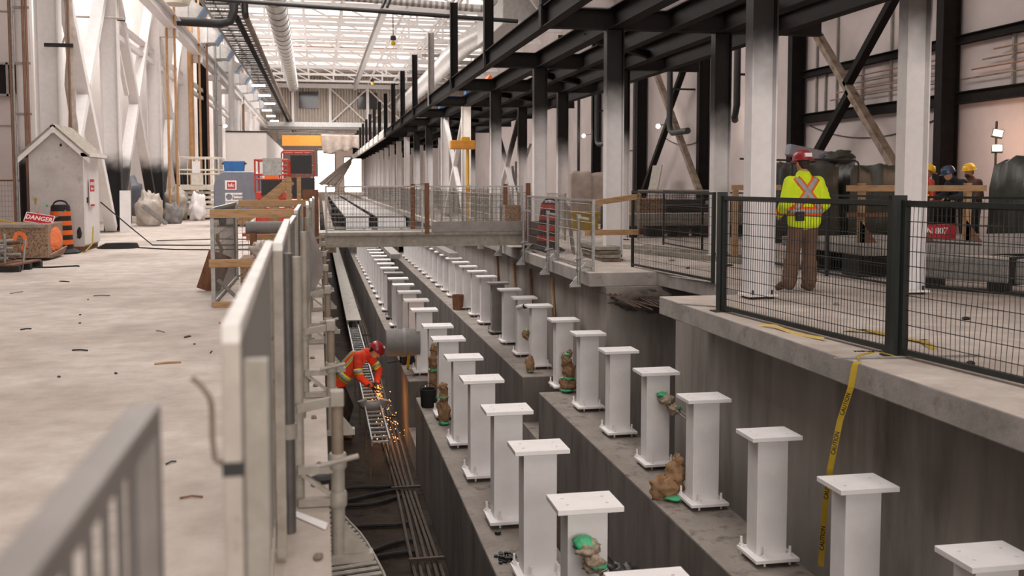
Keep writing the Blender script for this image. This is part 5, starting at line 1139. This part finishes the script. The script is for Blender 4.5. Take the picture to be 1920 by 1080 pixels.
# ducts
def spiral(name, lab, pts, r, grp=None, step=1.2):
    t = thing(name, lab, 'duct', pts[0], 0, grp); o = Vector(pts[0]); pts = [Vector(p) - o for p in pts]
    b = MB(); b.path(pts, r, 18); b.build('tube', 'duct', t, True)
    if len(pts) == 2:
        L = (pts[1] - pts[0]).length; d = (pts[1] - pts[0]) / L
        for i in range(1, min(60, int(L / step))):
            b = MB(); p = pts[0] + d * step * i; b.tube(p - d * .05, p + d * .05, r * 1.05, 18); b.build('seam_ring', 'greysteel', t, True)
    return t
spiral('round_duct', 'long silver round duct under the left side of the roof', [(-1.8, 44, 9.7), (-2.35, 103, 11.0)], .5, step=2.2)
spiral('round_duct', 'short silver duct stub beside the long left duct', [(-3.9, 46, 11.2), (-5.0, 50, 11.2)], .4, step=2)
spiral('flexible_duct', 'ribbed grey hose duct crossing the top of the hall', [(-1.6, 34, 7.72), (5.5, 34, 7.35)], .12, step=.2)
spiral('flexible_duct', 'bent end of the ribbed hose duct at the right', [(5.5, 34, 7.35), (5.75, 34.2, 7.4), (6.1, 34.6, 7.75)], .12)
b = MB(); b.tube((-3.4, 33, 7.2), (6.6, 33, 6.8), .07, 10); tag(b.build('black_pipe', 'blk', smooth=True), 'thin black pipe crossing just below the ribbed hose duct', 'pipe')
b = MB(); b.tube((2.1, 32.9, 7.1), (2.9, 33.4, 9.0), .05, 8); b.tube((2.25, 32.9, 7.1), (3.05, 33.4, 9.0), .05, 8); tag(b.build('pipe_hanger', 'blk'), 'pair of dark hanger rods rising from the black pipe', 'hanger')
b = MB(); b.box((9.2, 50, 9.4), (11.6, 58, 11.3)); tag(b.build('air_handler', 'duct', bevel=.05), 'large silver box duct under the right side of the roof', 'duct')
spiral('round_duct', 'silver round duct leaving the large box duct at right', [(9.9, 58.0, 10.3), (9.8, 59.2, 10.3), (9.2, 61.5, 10.1), (8.7, 65, 9.7), (8.6, 70, 9.5), (8.6, 104, 9.4)], .65)
spiral('round_duct', 'curved silver duct elbow at the top right of the roof', [(10.2, 45, 11.6), (10.4, 46.5, 10.2), (11.2, 47.5, 9.6), (13, 48, 9.5), (14.8, 48, 9.5)], .55)
for i in range(9):
    b = MB(); y = 70 + i * 3.4; b.box((7.2 + (i % 3), y, 10.2 - .05 * (i % 2)), (11.5, y + .25, 10.4)); tag(b.build('pipe_rack_bar', 'greysteel'), 'grey cross bar of the pipe racks right of the roof, %s from the camera' % ORD[i], 'bar', 'pipe rack bars')
# left pipe rack
t = thing('pipe_rack', 'wide ladder rack with dark rungs high above the left side of the hall', 'cable tray', (-3.75, 30, 8.6))
for x in (-.75, -.25, .3, .75):
    b = MB(); b.box((x - .03, 0, 0), (x + .03, 100, .12)); b.build('side_rail', 'galvold', t)
for i in range(90):
    b = MB(); b.box((-.75, i * .9, -.05), (.75, i * .9 + .3, .0)); b.build('rung', 'blk' if i % 2 else 'greysteel', t)
for i, (x, z, m) in enumerate(((-3.05, 7.85, 'black'), (-2.7, 7.9, 'galvrust'), (-4.3, 8.35, 'galv'))):
    b = MB(); b.tube((x, 40.6 if i < 2 else 30, z), (x, 128, z), .12 if i < 2 else .06, 10); tag(b.build('ceiling_pipe', m, smooth=True), ['dark pipe under the left ladder rack, left of the pair', 'brownish pipe under the left ladder rack, right of the pair', 'thin silver pipe along the left side of the ladder rack'][i], 'pipe')
b = MB(); b.path([(-2.7, 40.5, 7.9), (-2.7, 40.2, 8.0), (-2.7, 40.0, 9.5)], .13, 10); tag(b.build('pipe_elbow', 'blk', smooth=True), 'black pipe rising into the ladder rack at the upper left', 'pipe')
b = MB(); b.path([(-5.2, 40, 7.55), (-3.6, 40, 7.5), (-3.25, 40, 7.6), (-3.1, 40, 8.0), (-3.1, 40, 9.3)], .17, 12); tag(b.build('pipe_elbow', 'blk', smooth=True), 'thick black pipe with elbow reaching across to the left columns', 'pipe')
for i, y in enumerate((41, 47.8, 53.6, 59.8, 66.5, 73, 80, 88)):
    t = thing('air_diffuser', 'grey diffuser box with blue film on its mouth, %s from the camera' % ORD[i], 'diffuser', (-5.0, y, 7.7), 0, 'air diffusers on the left')
    b = MB(); b.box((-.55, -.6, 0), (.2, .6, .8)); b.build('box', 'duct', t, bevel=.05)
    b = MB(); b.add([(.2, -.6, .05), (.5, -.6, .05), (.5, .6, .05), (.2, .6, .05), (.2, -.6, .8), (.75, -.6, .45), (.75, .6, .45), (.2, .6, .8)], [(0, 1, 2, 3), (4, 7, 6, 5), (0, 4, 5, 1), (1, 5, 6, 2), (2, 6, 7, 3), (3, 7, 4, 0)]); b.build('hood', 'duct', t)
    b = MB(); b.bar((.49, 0, .02), (.78, 0, .46), 1.2, .06, up=(1, 0, 0)); b.build('film_cover', 'bluefilm', t)
    b = MB(); b.tube((-.3, 0, .8), (-.3, 0, ZC - 7.7), .02, 5); b.build('hanger', 'wire', t)
b = MB(); b.ibeam((-5.9, 38.7, 8.6), (-3.2, 38.7, 8.6), .3, .2); tag(b.build('rack_beam', 'white'), 'white beam from the third left column to the ladder rack', 'beam')
b = MB(); b.lathe([(.5, 0), (.62, .3), (.62, 1.6), (.4, 2.0)], (-4.9, 37.2, 7.7), 20); tag(b.build('duct_hopper', 'cream', smooth=True), 'pale rounded hopper at the top by the third left column', 'duct')
b = MB(); b.tube((-5.0, 82, 12.2), (10, 82, 12.2), .13, 8); tag(b.build('sprinkler_main', 'copper', smooth=True), 'orange-brown pipe crossing above the trusses', 'pipe')
# ---- far bulkhead with corrugated cladding
YBH = 107.0
b = MB()
for i in range(240):
    x = XL + i * .1; b.add([(x, YBH + (.05 if i % 2 else 0), 7.5), (x + .1, YBH + (.0 if i % 2 else .05), 7.5), (x + .1, YBH + (.0 if i % 2 else .05), 13), (x, YBH + (.05 if i % 2 else 0), 13)], [(0, 1, 2, 3)])
b = MB(); pts = []
for i in range(80): x = XL + i * .3; pts += [(x, YBH), (x + .12, YBH), (x + .15, YBH + .22), (x + .27, YBH + .22)]
pts += [(XW, YBH + .29), (XL, YBH + .29)]
b.ext(pts, 7.4, ZC); o = struct(b.build('wall_back', 'beige'))
t = thing('bulkhead_frame', 'pale steel frame with crossed braces on the far corrugated bulkhead', 'frame', (0, YBH - .35, 0))
b = MB(); b.box((XL, 0, 7.2), (XW, .3, 7.75)); b.build('bottom_beam', 'duct', t)
b = MB(); b.box((XL, 0, 11.3), (XW, .3, 11.75)); b.build('top_beam', 'white', t)
for x in (-6.4, -2.5, 1.3, 5.2, 9.0, 12.8):
    b = MB(); b.box((x - .14, 0, 7.75), (x + .14, .2, 11.3)); b.build('upright', 'white', t)
for x0 in (1.44, 5.34):
    b = MB(); b.bar((x0, .1, 7.8), (x0 + 3.6, .1, 11.2), .12, .14); b.build('cross_rod', 'whitedirty', t); b = MB(); b.bar((x0, .12, 11.2), (x0 + 3.6, .12, 7.8), .12, .14); b.build('cross_rod', 'whitedirty', t)
b = MB(); b.tube((XL, -.6, 7.05), (XW, -.6, 7.05), .2, 10); b.build('main_pipe', 'greysteel', t, True)
for k, x in enumerate((-1.9, 4.2)):
    b = MB(); b.box((x, YBH - .12, 9.2), (x + 2.0, YBH + .02, 10.9)); o = struct(b.build('window_5', 'glassdark')); o.name = 'window_%d' % (5 + k)
# lower roof beyond the bulkhead
b = MB(); b.box((XL, YBH + .3, 10.6), (XW, YE, 10.9)); struct(b.build('ceiling', 'greysteel'))
for k in range(7):
    y = 111 + 7.3 * k; t = thing('roof_truss', 'grey low roof truss beyond the bulkhead, %s from it' % ORD[k], 'roof truss', (0, y, 0), 0, 'low far trusses')
    b = MB(); b.box((XL, -.1, 8.9), (XW, .1, 9.05)); b.build('bottom_chord', 'galv', t)
    b = MB(); b.box((XL, -.1, 10.3), (XW, .1, 10.5)); b.build('top_chord', 'galv', t)
    for i in range(12):
        b = MB(); x = XL + 2 * i; b.bar((x, 0, 9 if i % 2 else 10.4), (x + 2, 0, 10.4 if i % 2 else 9), .08, .08); b.build('diagonal', 'galv', t)
    for x in (-4, 2, 8):
        b = MB(); b.box((x - .06, -.06, 9.05), (x + .06, .06, 10.3)); b.build('vertical', 'galv', t)
for k, z in enumerate((8.0, 8.5)):
    b = MB(); b.tube((XL, 115 + 9 * k, z), (XW, 115 + 9 * k, z), .12, 8); tag(b.build('ceiling_pipe', 'galv', smooth=True), 'grey cross pipe beyond the bulkhead, %s' % ('lower' if k == 0 else 'upper'), 'pipe')
for k, (x0, x1, y, z0, z1, m) in enumerate([(-5, 0, 128, 2.2, 6.0, 'greysteel'), (-5.5, -1, 140, 0, 7.4, 'tank'), (4, 8, 150, 6.5, 8.4, 'greysteel'), (-4, 4, 155, 7.0, 8.0, 'beige'), (-3, 2.6, 132, 5.9, 6.4, 'greysteel')]):
    b = MB(); b.box((x0, y, z0), (x1, y + 1.5, z1)); b.box((x0, y + .1, z1), (x0 + .1, y + .2, 10.598)); b.box((x1 - .1, y + .1, z1), (x1, y + .2, 10.598)); o = tag(b.build('plant_box', m), ['grey hanging plant box at far left beyond the crane beam', 'tall blue-grey plant box at the far left', 'grey duct box hanging over the far right doorway', 'beige duct box hanging over the far middle doorway', 'flat grey duct beyond the yellow crane beam'][k], 'duct')
b = MB(); b.box((-3.5, 102, 5.1), (.4, 102.6, 6.15)); tag(b.build('crane_beam', 'amber', bevel=.03), 'amber travelling crane beam across the far hall', 'crane')
def drape(nm, lab, P, m, nu=20, nv=8, fold=.2, k=5.0):
    A, B_, C_, D_ = [Vector(p) for p in P]; b = MB(); vs = []
    for i in range(nu + 1):
        for j in range(nv + 1):
            u, v = i / nu, j / nv; p = A.lerp(B_, u).lerp(D_.lerp(C_, u), v)
            p += Vector((0, fold * math.sin(u * k * 6.28) * (.3 + v), fold * .5 * math.sin(u * 3.1 * 6.28 + 1) * v)); vs.append(p)
    b.add(vs, [(i * (nv + 1) + j, (i + 1) * (nv + 1) + j, (i + 1) * (nv + 1) + j + 1, i * (nv + 1) + j + 1) for i in range(nu) for j in range(nv)])
    o = tag(b.build(nm, m, smooth='all'), lab, 'sheet'); s = o.modifiers.new('s', 'SOLIDIFY'); s.thickness = .03; return o
drape('hanging_sheet', 'pale dusty sheet draped over the right part of the far crane beam', [(.3, 101.8, 6.3), (5.2, 101.8, 6.2), (5.0, 101.9, 5.1), (.5, 101.9, 4.2)], 'cloth', fold=.3)
drape('hanging_sheet', 'dark blue sheet hanging below the dusty one on the crane beam', [(1.5, 102.6, 5.6), (4.6, 102.6, 5.6), (4.4, 102.7, 4.85), (1.7, 102.7, 4.85)], 'navy', fold=.1)
drape('hanging_sheet', 'large dusty tarpaulin slung down from the mezzanine end to the pit edge', [(4.02, 120, 4.6), (3.9, 121, 3.7), (2.2, 114, 1.0), (-.1, 112, 1.25)], 'cloth', fold=.1)
# ================================================================ PEOPLE
def rem(name, b, m, parent, voxel=.014, sm=6, fac=.5):
    o = b.build(name, m, parent); r = o.modifiers.new('r', 'REMESH'); r.mode = 'VOXEL'; r.voxel_size = voxel
    s = o.modifiers.new('s', 'SMOOTH'); s.iterations = sm; s.factor = fac
    bake(o); MATm = M[m]; o.data.materials.clear(); o.data.materials.append(MATm)
    o.data.polygons.foreach_set('use_smooth', [True] * len(o.data.polygons)); o.name = name; return o
def hand(b, wrist, direc, palm_n, curl=.9, s=1.0, side=1):
    """palm with five unequal bent fingers; direc points along the fingers, palm_n out of the palm"""
    w = Vector(wrist); d = Vector(direc).normalized(); n = Vector(palm_n); n = (n - d * n.dot(d)).normalized(); a = d.cross(n).normalized() * side
    for k in (-1, -.33, .33, 1): b.cap(w + a * .026 * k * s + d * .01, w + a * .03 * k * s + d * .085 * s, .015 * s, .0135 * s, 8, 3)
    for k, L in ((-1, .07), (-.33, .08), (.33, .085), (1, .075)):
        p = w + a * .031 * k * s + d * .09 * s; c = 0
        for seg, fr in ((0, .42), (1, .33), (2, .25)):
            c += curl * (.45 if seg == 0 else .6); dd = d * math.cos(c) + n * math.sin(c); q = p + dd * L * fr * s; b.cap(p, q, .0095 * s, .0085 * s, 8, 3); p = q
    p = w + a * .03 * s + d * .025 * s; dd = (d * .6 + a * .8 + n * .3).normalized(); q = p + dd * .042 * s; b.cap(p, q, .0125 * s, .011 * s, 8, 3)
    dd = (d * .9 + a * .2 + n * .5 * curl).normalized(); b.cap(q, q + dd * .032 * s, .0105 * s, .0095 * s, 8, 3)
def face_frame(look, up=(0, 0, 1)):
    f = Vector(look).normalized(); u = Vector(up); u = (u - f * u.dot(f)).normalized(); return f, u, f.cross(u).normalized()
def person(lab, loc, J, jacket, trouser, helmet, glove='skin', voxel=.014, collar=True, loose=1.0, hem=.02):
    """J: joints in metres from the feet point"""
    V = {k: Vector(v) for k, v in J.items()}
    t = thing('person', lab, 'person', loc)
    lat = V['lat'].normalized(); pel, che, nk, hd = V['pel'], V['che'], V['neck'], V['head']
    f, u, a = face_frame(V['look'], V.get('hup', Vector((0, 0, 1))))
    # body: one continuous surface
    b = MB()
    for k in (-1, 0, 1): b.cap(pel + lat * .07 * k, che + lat * .09 * k, .1, .105)
    b.cap(che, nk, .085, .055); b.cap(nk, hd - u * .05 - f * .01, .054, .05)
    b.ell(hd, (1, 1, 1), 6, 4) if 0 else None
    Rm = Matrix((a, f, u)).transposed()
    o0 = len(b.v); b.ell((0, 0, 0), (.075, .095, .118), 20, 14); b.ell((0, .02, -.06), (.056, .075, .065), 16, 10)     # skull and jaw
    b.cap((0, .085, .0), (0, .108, -.03), .011, .016); b.ell((0, .088, -.065), (.024, .012, .008), 10, 6); b.ell((0, .086, -.078), (.021, .012, .008), 10, 6)
    for s in (-1, 1): b.ell((s * .077, -.005, -.012), (.012, .022, .034), 10, 8); b.ell((s * .03, .082, .028), (.022, .012, .008), 8, 6)
    for i in range(o0, len(b.v)): b.v[i] = tuple(hd + Rm @ Vector(b.v[i]))
    for s in 'LR':
        b.cap(V['sh' + s], V['el' + s], .05, .04); b.cap(V['el' + s], V['wr' + s], .04, .028)
        b.cap(V['hip' + s], V['kn' + s], .08, .056); b.cap(V['kn' + s], V['an' + s], .054, .038); b.cap(V['sh' + s], che, .06, .08); b.cap(V['hip' + s], pel, .09, .1)
        b.cap(V['an' + s], V['toe' + s], .035, .03)
        if glove == 'skin': hand(b, V['wr' + s], V['hd' + s], V['pn' + s], .9, 1, 1 if s == 'R' else -1)
    rem('body', b, 'skin', t, min(voxel, .008), 3)
    for s in (-1, 1):
        e = MB(); e.ell(hd + Rm @ Vector((s * .03, .082, .012)), (.0115, .0115, .0115), 10, 8); e.build('eye', 'eye', t, True)
        e = MB(); e.ell(hd + Rm @ Vector((s * .03, .0915, .012)), (.0045, .004, .0045), 8, 6); e.build('iris', 'ink', t, True)
    h = MB(); o0 = 0; h.ell((0, -.018, .02), (.082, .086, .112), 20, 12); h.ell((0, -.05, -.045), (.064, .05, .05), 14, 8)
    h.v = [tuple(hd + Rm @ Vector(p)) for p in h.v]; h.build('hair', 'hair', t, smooth='all')
    if glove != 'skin':
        for s in 'LR':
            h = MB(); h.cap(V['wr' + s] - V['hd' + s].normalized() * .05, V['wr' + s] + V['hd' + s].normalized() * .02, .042, .036); hand(h, V['wr' + s], V['hd' + s], V['pn' + s], 1.0, 1.15, 1 if s == 'R' else -1); rem('glove', h, glove, t, .008, 3)
    # trousers
    b = MB(); L_ = loose
    for k in (-1, 0, 1): b.cap(pel + lat * .08 * k, pel + (che - pel) * .25 + lat * .08 * k, .118, .115)
    for s in 'LR':
        b.cap(V['hip' + s], V['kn' + s], .108 * L_, .092 * L_); b.cap(V['kn' + s], V['an' + s] + Vector((0, 0, .0)), .09 * L_, .086 * L_); b.cap(V['an' + s] + Vector((0, 0, .01)), V['an' + s] + Vector((0, 0, -.015)), .092 * L_, .09 * L_)
        kn = V['kn' + s]
        for i in range(4): b.cap(kn + (V['an' + s] - kn) * (.35 + .18 * i) + lat * .05, kn + (V['an' + s] - kn) * (.3 + .18 * i) - lat * .06, .062, .05)
    rem('trousers', b, trouser, t, voxel, 4)
    for s in 'LR':
        b = MB(); an, toe = V['an' + s], V['toe' + s]; d = (toe - an); d.z = d.z; heel = an - d * .32 + Vector((0, 0, -.03))
        b.cap(heel, toe, .046, .042); b.cap(an + Vector((0, 0, .05)), an + Vector((0, 0, -.04)), .06, .056); b.cap(toe - d * .3 + Vector((0, 0, .012)), toe, .05, .043)
        rem('boot', b, 'boot', t, .012, 4)
    # jacket
    b = MB(); ax = (che - pel)
    for k in (-1, -.4, .4, 1):
        b.cap(pel + lat * .1 * k - ax * hem, pel + ax * .5 + lat * .11 * k, .128, .128); b.cap(pel + ax * .5 + lat * .11 * k, che + lat * .13 * k, .128, .115)
    b.cap(V['shL'], V['shR'], .082); b.cap(che, nk - (nk - che) * .1, .1, .066)
    for s in 'LR':
        b.cap(V['sh' + s], V['el' + s], .085, .073); b.cap(V['el' + s], V['wr' + s] - (V['wr' + s] - V['el' + s]) * .08, .074, .055)
        d = V['el' + s] - V['sh' + s]
        for i in range(3): b.cap(V['sh' + s] + d * (.35 + .22 * i) + lat * .04, V['sh' + s] + d * (.3 + .22 * i) - lat * .03, .06, .054)
    if collar: b.cap(nk - u * .02 - lat * .03, nk - u * .02 + lat * .03, .072)
    jk = rem('jacket', b, jacket, t, voxel, 4)
    # helmet
    hp = t; b = MB(); prof_ = [(.148, .022), (.146, .04), (.14, .075), (.122, .115), (.088, .146), (.045, .162), (.0, .166)]
    e = MB(); n = 28
    e.lathe([(max(r, .001), z) for r, z in prof_] + [], n=n, sx=.86, sy=1.0)
    e.lathe([(.13, .012), (.162, .008), (.164, .018), (.14, .03)], n=n, sx=.86, sy=1.02)
    e.ell((0, .145, .018), (.085, .06, .008), 16, 6)
    e.cap((0, -.09, .13), (0, .1, .135), .022, .022); 
    for s in (-1, 1): e.cap((s * .05, -.08, .125), (s * .05, .08, .13), .012)
    e.v = [tuple(hd + Rm @ Vector((p[0], p[1] - .005, p[2] + .01))) for p in e.v]; hl = e.build('helmet', helmet, t, smooth=True)
    return t, jk, V, (f, u, a, Rm, hd)
def conform(jk, m, name, parent, rows, off=.006, thick=.004):
    """cloth band cast onto the jacket: rows = list of [(origin, direction), ...] grid"""
    bm = bmesh.new(); bm.from_mesh(jk.data); tree = BVHTree.FromBMesh(bm); bm.free(); vs = []; ok = True
    for row in rows:
        for o, d in row:
            hit, nn, _, _ = tree.ray_cast(o, d)
            if hit is None: hit, nn, _, _ = tree.find_nearest(o)
            vs.append(hit - Vector(d).normalized() * off)
    nc = len(rows[0]); b = MB(); b.add(vs, [(i * nc + j, i * nc + j + 1, (i + 1) * nc + j + 1, (i + 1) * nc + j) for i in range(len(rows) - 1) for j in range(nc - 1)])
    me = bpy.data.meshes.new(name); me.from_pydata(b.v, [], b.f); me.update(); o = link(name, me, m, parent, smooth='all')
    s = o.modifiers.new('s', 'SOLIDIFY'); s.thickness = thick; s.offset = 0; return o
def line_band(p, q, w, d, dist=.6, n=18, side=None):
    """a straight strap from p to q, cast along d"""
    p, q, d = Vector(p), Vector(q), Vector(d).normalized(); s = (q - p).cross(d).normalized() * w / 2; rows = []
    for i in range(n + 1):
        c = p.lerp(q, i / n); rows.append([(c + s * k - d * dist, d) for k in (-1, -.33, .33, 1)])
    return rows
def ring_band(c, ax, w, n=44, R_=.6, a0=0, a1=2 * math.pi):
    c, ax = Vector(c), Vector(ax).normalized(); _, x, y = MB.frame(ax); rows = []
    for i in range(n + 1):
        t = a0 + (a1 - a0) * i / n; r = x * math.cos(t) + y * math.sin(t); rows.append([(c + ax * w / 2 * k + r * R_, -r) for k in (-1, 0, 1)])
    return rows
# --- man in the lime jacket, seen from behind, walking away
J = dict(lat=(1, 0, 0), pel=(0, 0, .98), che=(0, .02, 1.34), neck=(.0, .04, 1.54), head=(0, .07, 1.685), look=(-.12, 1, -.12),
         shL=(-.2, .01, 1.43), shR=(.2, .01, 1.43), elL=(-.285, -.02, 1.14), elR=(.285, -.02, 1.14), wrL=(-.25, .2, 1.0), wrR=(.25, .2, 1.0), hdL=(.2, 1, -.3), hdR=(-.2, 1, -.3), pnL=(1, 0, -.2), pnR=(-1, 0, -.2),
         hipL=(-.095, 0, .93), hipR=(.095, 0, .93), knL=(-.13, .03, .52), knR=(.115, .05, .5), anL=(-.245, -.1, .13), anR=(.1, .02, .1), toeL=(-.33, .03, .05), toeR=(.12, .2, .045))
wk, jk, V, hf = person('man walking away in a lime hi-vis jacket, brown trousers and dark red helmet', (6.25, 12.1, 0), J, 'hiviz', 'trouser', 'hred', hem=.16)
Yd = Vector((0, 1, 0))
def X_on(jk, t, c1, c2, w1, w2, A, dirv):
    for p, q in A:
        conform(jk, c1, 'vest_strap', t, line_band(p, q, w1, dirv), .004); conform(jk, c2, 'reflective_strap', t, line_band(p, q, w2, dirv), .0085)
X_on(jk, wk, 'hiband', 'silver', .105, .06, [((-.15, 0, 1.5), (.17, 0, 1.08)), ((.14, 0, 1.49), (-.17, 0, 1.08))], Yd)
conform(jk, 'hiband', 'waist_band', wk, ring_band((0, 0, 1.05), (0, 0, 1), .12, R_=.235), .004); conform(jk, 'silver', 'reflective_waist', wk, ring_band((0, 0, 1.05), (0, 0, 1), .06, R_=.235), .0085)
for s in 'LR':
    c = V['el' + s].lerp(V['wr' + s], .6); d = V['wr' + s] - V['el' + s]; conform(jk, 'hiband', 'cuff_band', wk, ring_band(c, d, .06, 24, R_=.1), .003)
b = MB(); b.cbox((-.14, -.17, .99), (.11, .05, .12)); b.build('radio_pouch', 'blk', wk, bevel=.01)
f, u, a, Rm, hd = hf
q = MB(); q.v = []; q.box((-.05, -.152, .06), (.05, -.1, .11)); q.v = [tuple(hd + Rm @ Vector(p)) for p in q.v]; q.build('helmet_sticker', 'signw', wk)
# --- grinder in the trench
J = dict(lat=(.35, -.94, 0), pel=(-.12, 0, 1.02), che=(.24, -.05, 1.44), neck=(.42, -.1, 1.56), head=(.55, -.16, 1.57), look=(.75, -.25, -.75), hup=(.7, -.1, .7),
         shR=(.24, -.26, 1.5), shL=(.4, .1, 1.5), elR=(.24, -.36, 1.17), elL=(.62, .05, 1.2), wrR=(.45, -.34, .98), wrL=(.57, -.18, 1.0), hdR=(.6, .5, -.45), hdL=(-.1, -.8, -.5), pnR=(0, .3, -1), pnL=(-.6, 0, -.8),
         hipR=(-.1, -.1, .98), hipL=(-.12, .1, .98), knR=(-.02, -.14, .52), knL=(.08, .12, .53), anR=(-.06, -.14, .1), anL=(-.04, .16, .1), toeR=(.1, -.2, .045), toeL=(.14, .12, .045))
gr, jk, V, hf = person('worker in an orange hi-vis jacket and red helmet bent over the cable ladder grinding', (.43, 18.9, -3.4), J, 'hivizo', 'blackc', 'hred', 'glove', collar=True, hem=.12); gr.scale = (1.06,) * 3
ax = (V['che'] - V['pel']).normalized()
conform(jk, 'limeband', 'waist_band', gr, ring_band(V['pel'].lerp(V['che'], .3), ax, .13, R_=.3), .004); conform(jk, 'silver', 'reflective_waist', gr, ring_band(V['pel'].lerp(V['che'], .3), ax, .07, R_=.3), .0085)
ns = Vector((.5, -.75, -.45)).normalized()
for sgn in (-1, 1):
    p = V['che'] + V['lat'] * .12 * sgn + ax * .12; q_ = V['pel'] + V['lat'] * .12 * sgn + ax * .1
    up_ = (ax.cross(V['lat'])).normalized(); up_ = up_ if up_.z > 0 else -up_
    conform(jk, 'limeband', 'vest_strap', gr, line_band(p + up_ * .0, q_, .09, -up_), .004); conform(jk, 'silver', 'reflective_strap', gr, line_band(p, q_, .05, -up_), .0085)
for s in 'LR':
    c = V['sh' + s].lerp(V['el' + s], .8); d = V['el' + s] - V['sh' + s]; conform(jk, 'limeband', 'arm_band', gr, ring_band(c, d, .1, 26, R_=.13), .004); conform(jk, 'silver', 'reflective_arm_band', gr, ring_band(c, d, .06, 26, R_=.13), .008)
f, u, a, Rm, hd = hf
q = MB(); q.box((-.03, .05, .15), (.05, .1, .168)); q.v = [tuple(hd + Rm @ Vector(p)) for p in q.v]; q.build('helmet_sticker', 'signw', gr)
t = thing('angle_grinder', 'black angle grinder held by the orange worker, throwing sparks', 'power tool', (1.02, 18.62, -2.46))
b = MB(); b.cap((-.0, .1, .03), (0, -.14, 0), .038, .032); b.build('body', 'blk', t, True)
b = MB(); b.tube((0, -.17, -.04), (0, -.17, -.02), .062, 20); b.build('disc', 'greysteel', t, True)
# sparks
b = MB(); O = Vector((1.0, 18.45, -2.45)); rs = random.Random(3)
for i in range(130):
    k = rs.random(); p = O + Vector((.02 + .55 * k * rs.random() + .15 * rs.gauss(0, 1) * k + .04 * rs.gauss(0, 1), -.1 * rs.random(), .2 * (1 - k) * rs.random() - 1.05 * k ** 1.3)); l = (rs.uniform(.0025, .006) if i % 9 else .009) * (.6 if k < .2 else 1)
    b.cap(p, p + Vector((rs.uniform(0, .02), 0, -rs.uniform(.0, .02))), l, l * .6, 6, 2)
tag(b.build('sparks', 'spark'), 'shower of orange sparks falling from the grinder', 'sparks', kind='stuff')
point('spark_glow', (1.14, 18.35, -2.55), 22, (1, .42, .12), .05)
point('spark_glow_low', (1.2, 18.1, -3.1), 9, (1, .42, .12), .05)
# --- group beyond the timber rail at right
J = dict(lat=(.1, 1, 0), pel=(.25, 0, 1.0), che=(.02, -.04, 1.36), neck=(-.13, -.06, 1.52), head=(-.24, -.07, 1.6), look=(-1, -.1, -.35), hup=(-.3, 0, 1),
         shR=(-.0, -.22, 1.42), shL=(-.02, .2, 1.42), elR=(-.06, -.3, 1.15), elL=(-.12, .26, 1.15), wrR=(-.3, -.22, 1.12), wrL=(-.34, .16, 1.12), hdR=(-1, .2, 0), hdL=(-1, -.2, 0), pnR=(0, 0, -1), pnL=(0, 0, -1),
         hipR=(.24, -.1, .95), hipL=(.24, .1, .95), knR=(.18, -.12, .52), knL=(.26, .12, .52), anR=(.26, -.12, .1), anL=(.34, .12, .1), toeR=(.1, -.12, .045), toeL=(.18, .12, .045))
p1_, jk, V, hf = person('man in navy with blue helmet and yellow harness, leaning left beside the nearest rear column', (12.74, 18.2, 0), J, 'navy', 'blackc', 'hblue', voxel=.02)
up_ = Vector((.45, -.8, .4))
for sgn in (-1, 1): conform(jk, 'tapey', 'harness_strap', p1_, line_band(V['che'] + Vector((-.04, -.1 + .06 * sgn, .1)), V['pel'] + Vector((0, -.1 - .06 * sgn, .16)), .045, -up_), .006)
J = dict(lat=(.1, 1, 0), pel=(.06, 0, 1.0), che=(.02, 0, 1.36), neck=(-.02, 0, 1.54), head=(-.06, 0, 1.67), look=(-1, -.15, -.15),
         shR=(.02, -.21, 1.43), shL=(.0, .21, 1.43), elR=(.02, -.29, 1.14), elL=(-.02, .29, 1.14), wrR=(-.2, -.22, 1.05), wrL=(-.22, .22, 1.05), hdR=(-1, .2, 0), hdL=(-1, -.2, 0), pnR=(0, 1, -.3), pnL=(0, -1, -.3),
         hipR=(.06, -.1, .95), hipL=(.06, .1, .95), knR=(.04, -.11, .52), knL=(.04, .11, .52), anR=(.06, -.11, .1), anL=(.08, .11, .1), toeR=(-.1, -.12, .045), toeL=(-.08, .12, .045))
p2_, jk, V, hf = person('bearded man in a brown jacket and yellow helmet standing in profile near the floodlight', (13.72, 19.1, 0), J, 'brownj', 'blackc', 'hyel', voxel=.02)
for sgn in (-1,): conform(jk, 'limeband', 'vest_strap', p2_, line_band((.1, 0, 1.48), (.1, 0, 1.0), .09, (-.5, 1, 0)), .006)
conform(jk, 'limeband', 'waist_band', p2_, ring_band((.04, 0, 1.12), (0, 0, 1), .06, R_=.26), .005)
f, u, a, Rm, hd = hf; q = MB(); q.ell((0, .06, -.085), (.052, .055, .05), 14, 10); q.v = [tuple(hd + Rm @ Vector(p)) for p in q.v]; q.build('beard', 'hair', p2_, smooth='all')
J2 = dict(J); J2.update(look=(1, -.2, -.4), pel=(-.1, 0, 1.0), che=(0, 0, 1.36), neck=(.05, 0, 1.53), head=(.1, 0, 1.65), wrR=(.22, -.2, 1.08), wrL=(.22, .2, 1.08), hdR=(1, .2, 0), hdL=(1, -.2, 0), toeR=(.18, -.12, .045), toeL=(.2, .12, .045))
p3_, jk, V, hf = person('man in red jacket and yellow helmet mostly hidden behind the rear column', (12.42, 18.85, 0), J2, 'red', 'blackc', 'hyel', voxel=.02)
conform(jk, 'limeband', 'waist_band', p3_, ring_band((-.03, 0, 1.15), (0, 0, 1), .07, R_=.26), .005)
# dark blur of a cap at the very bottom of the frame
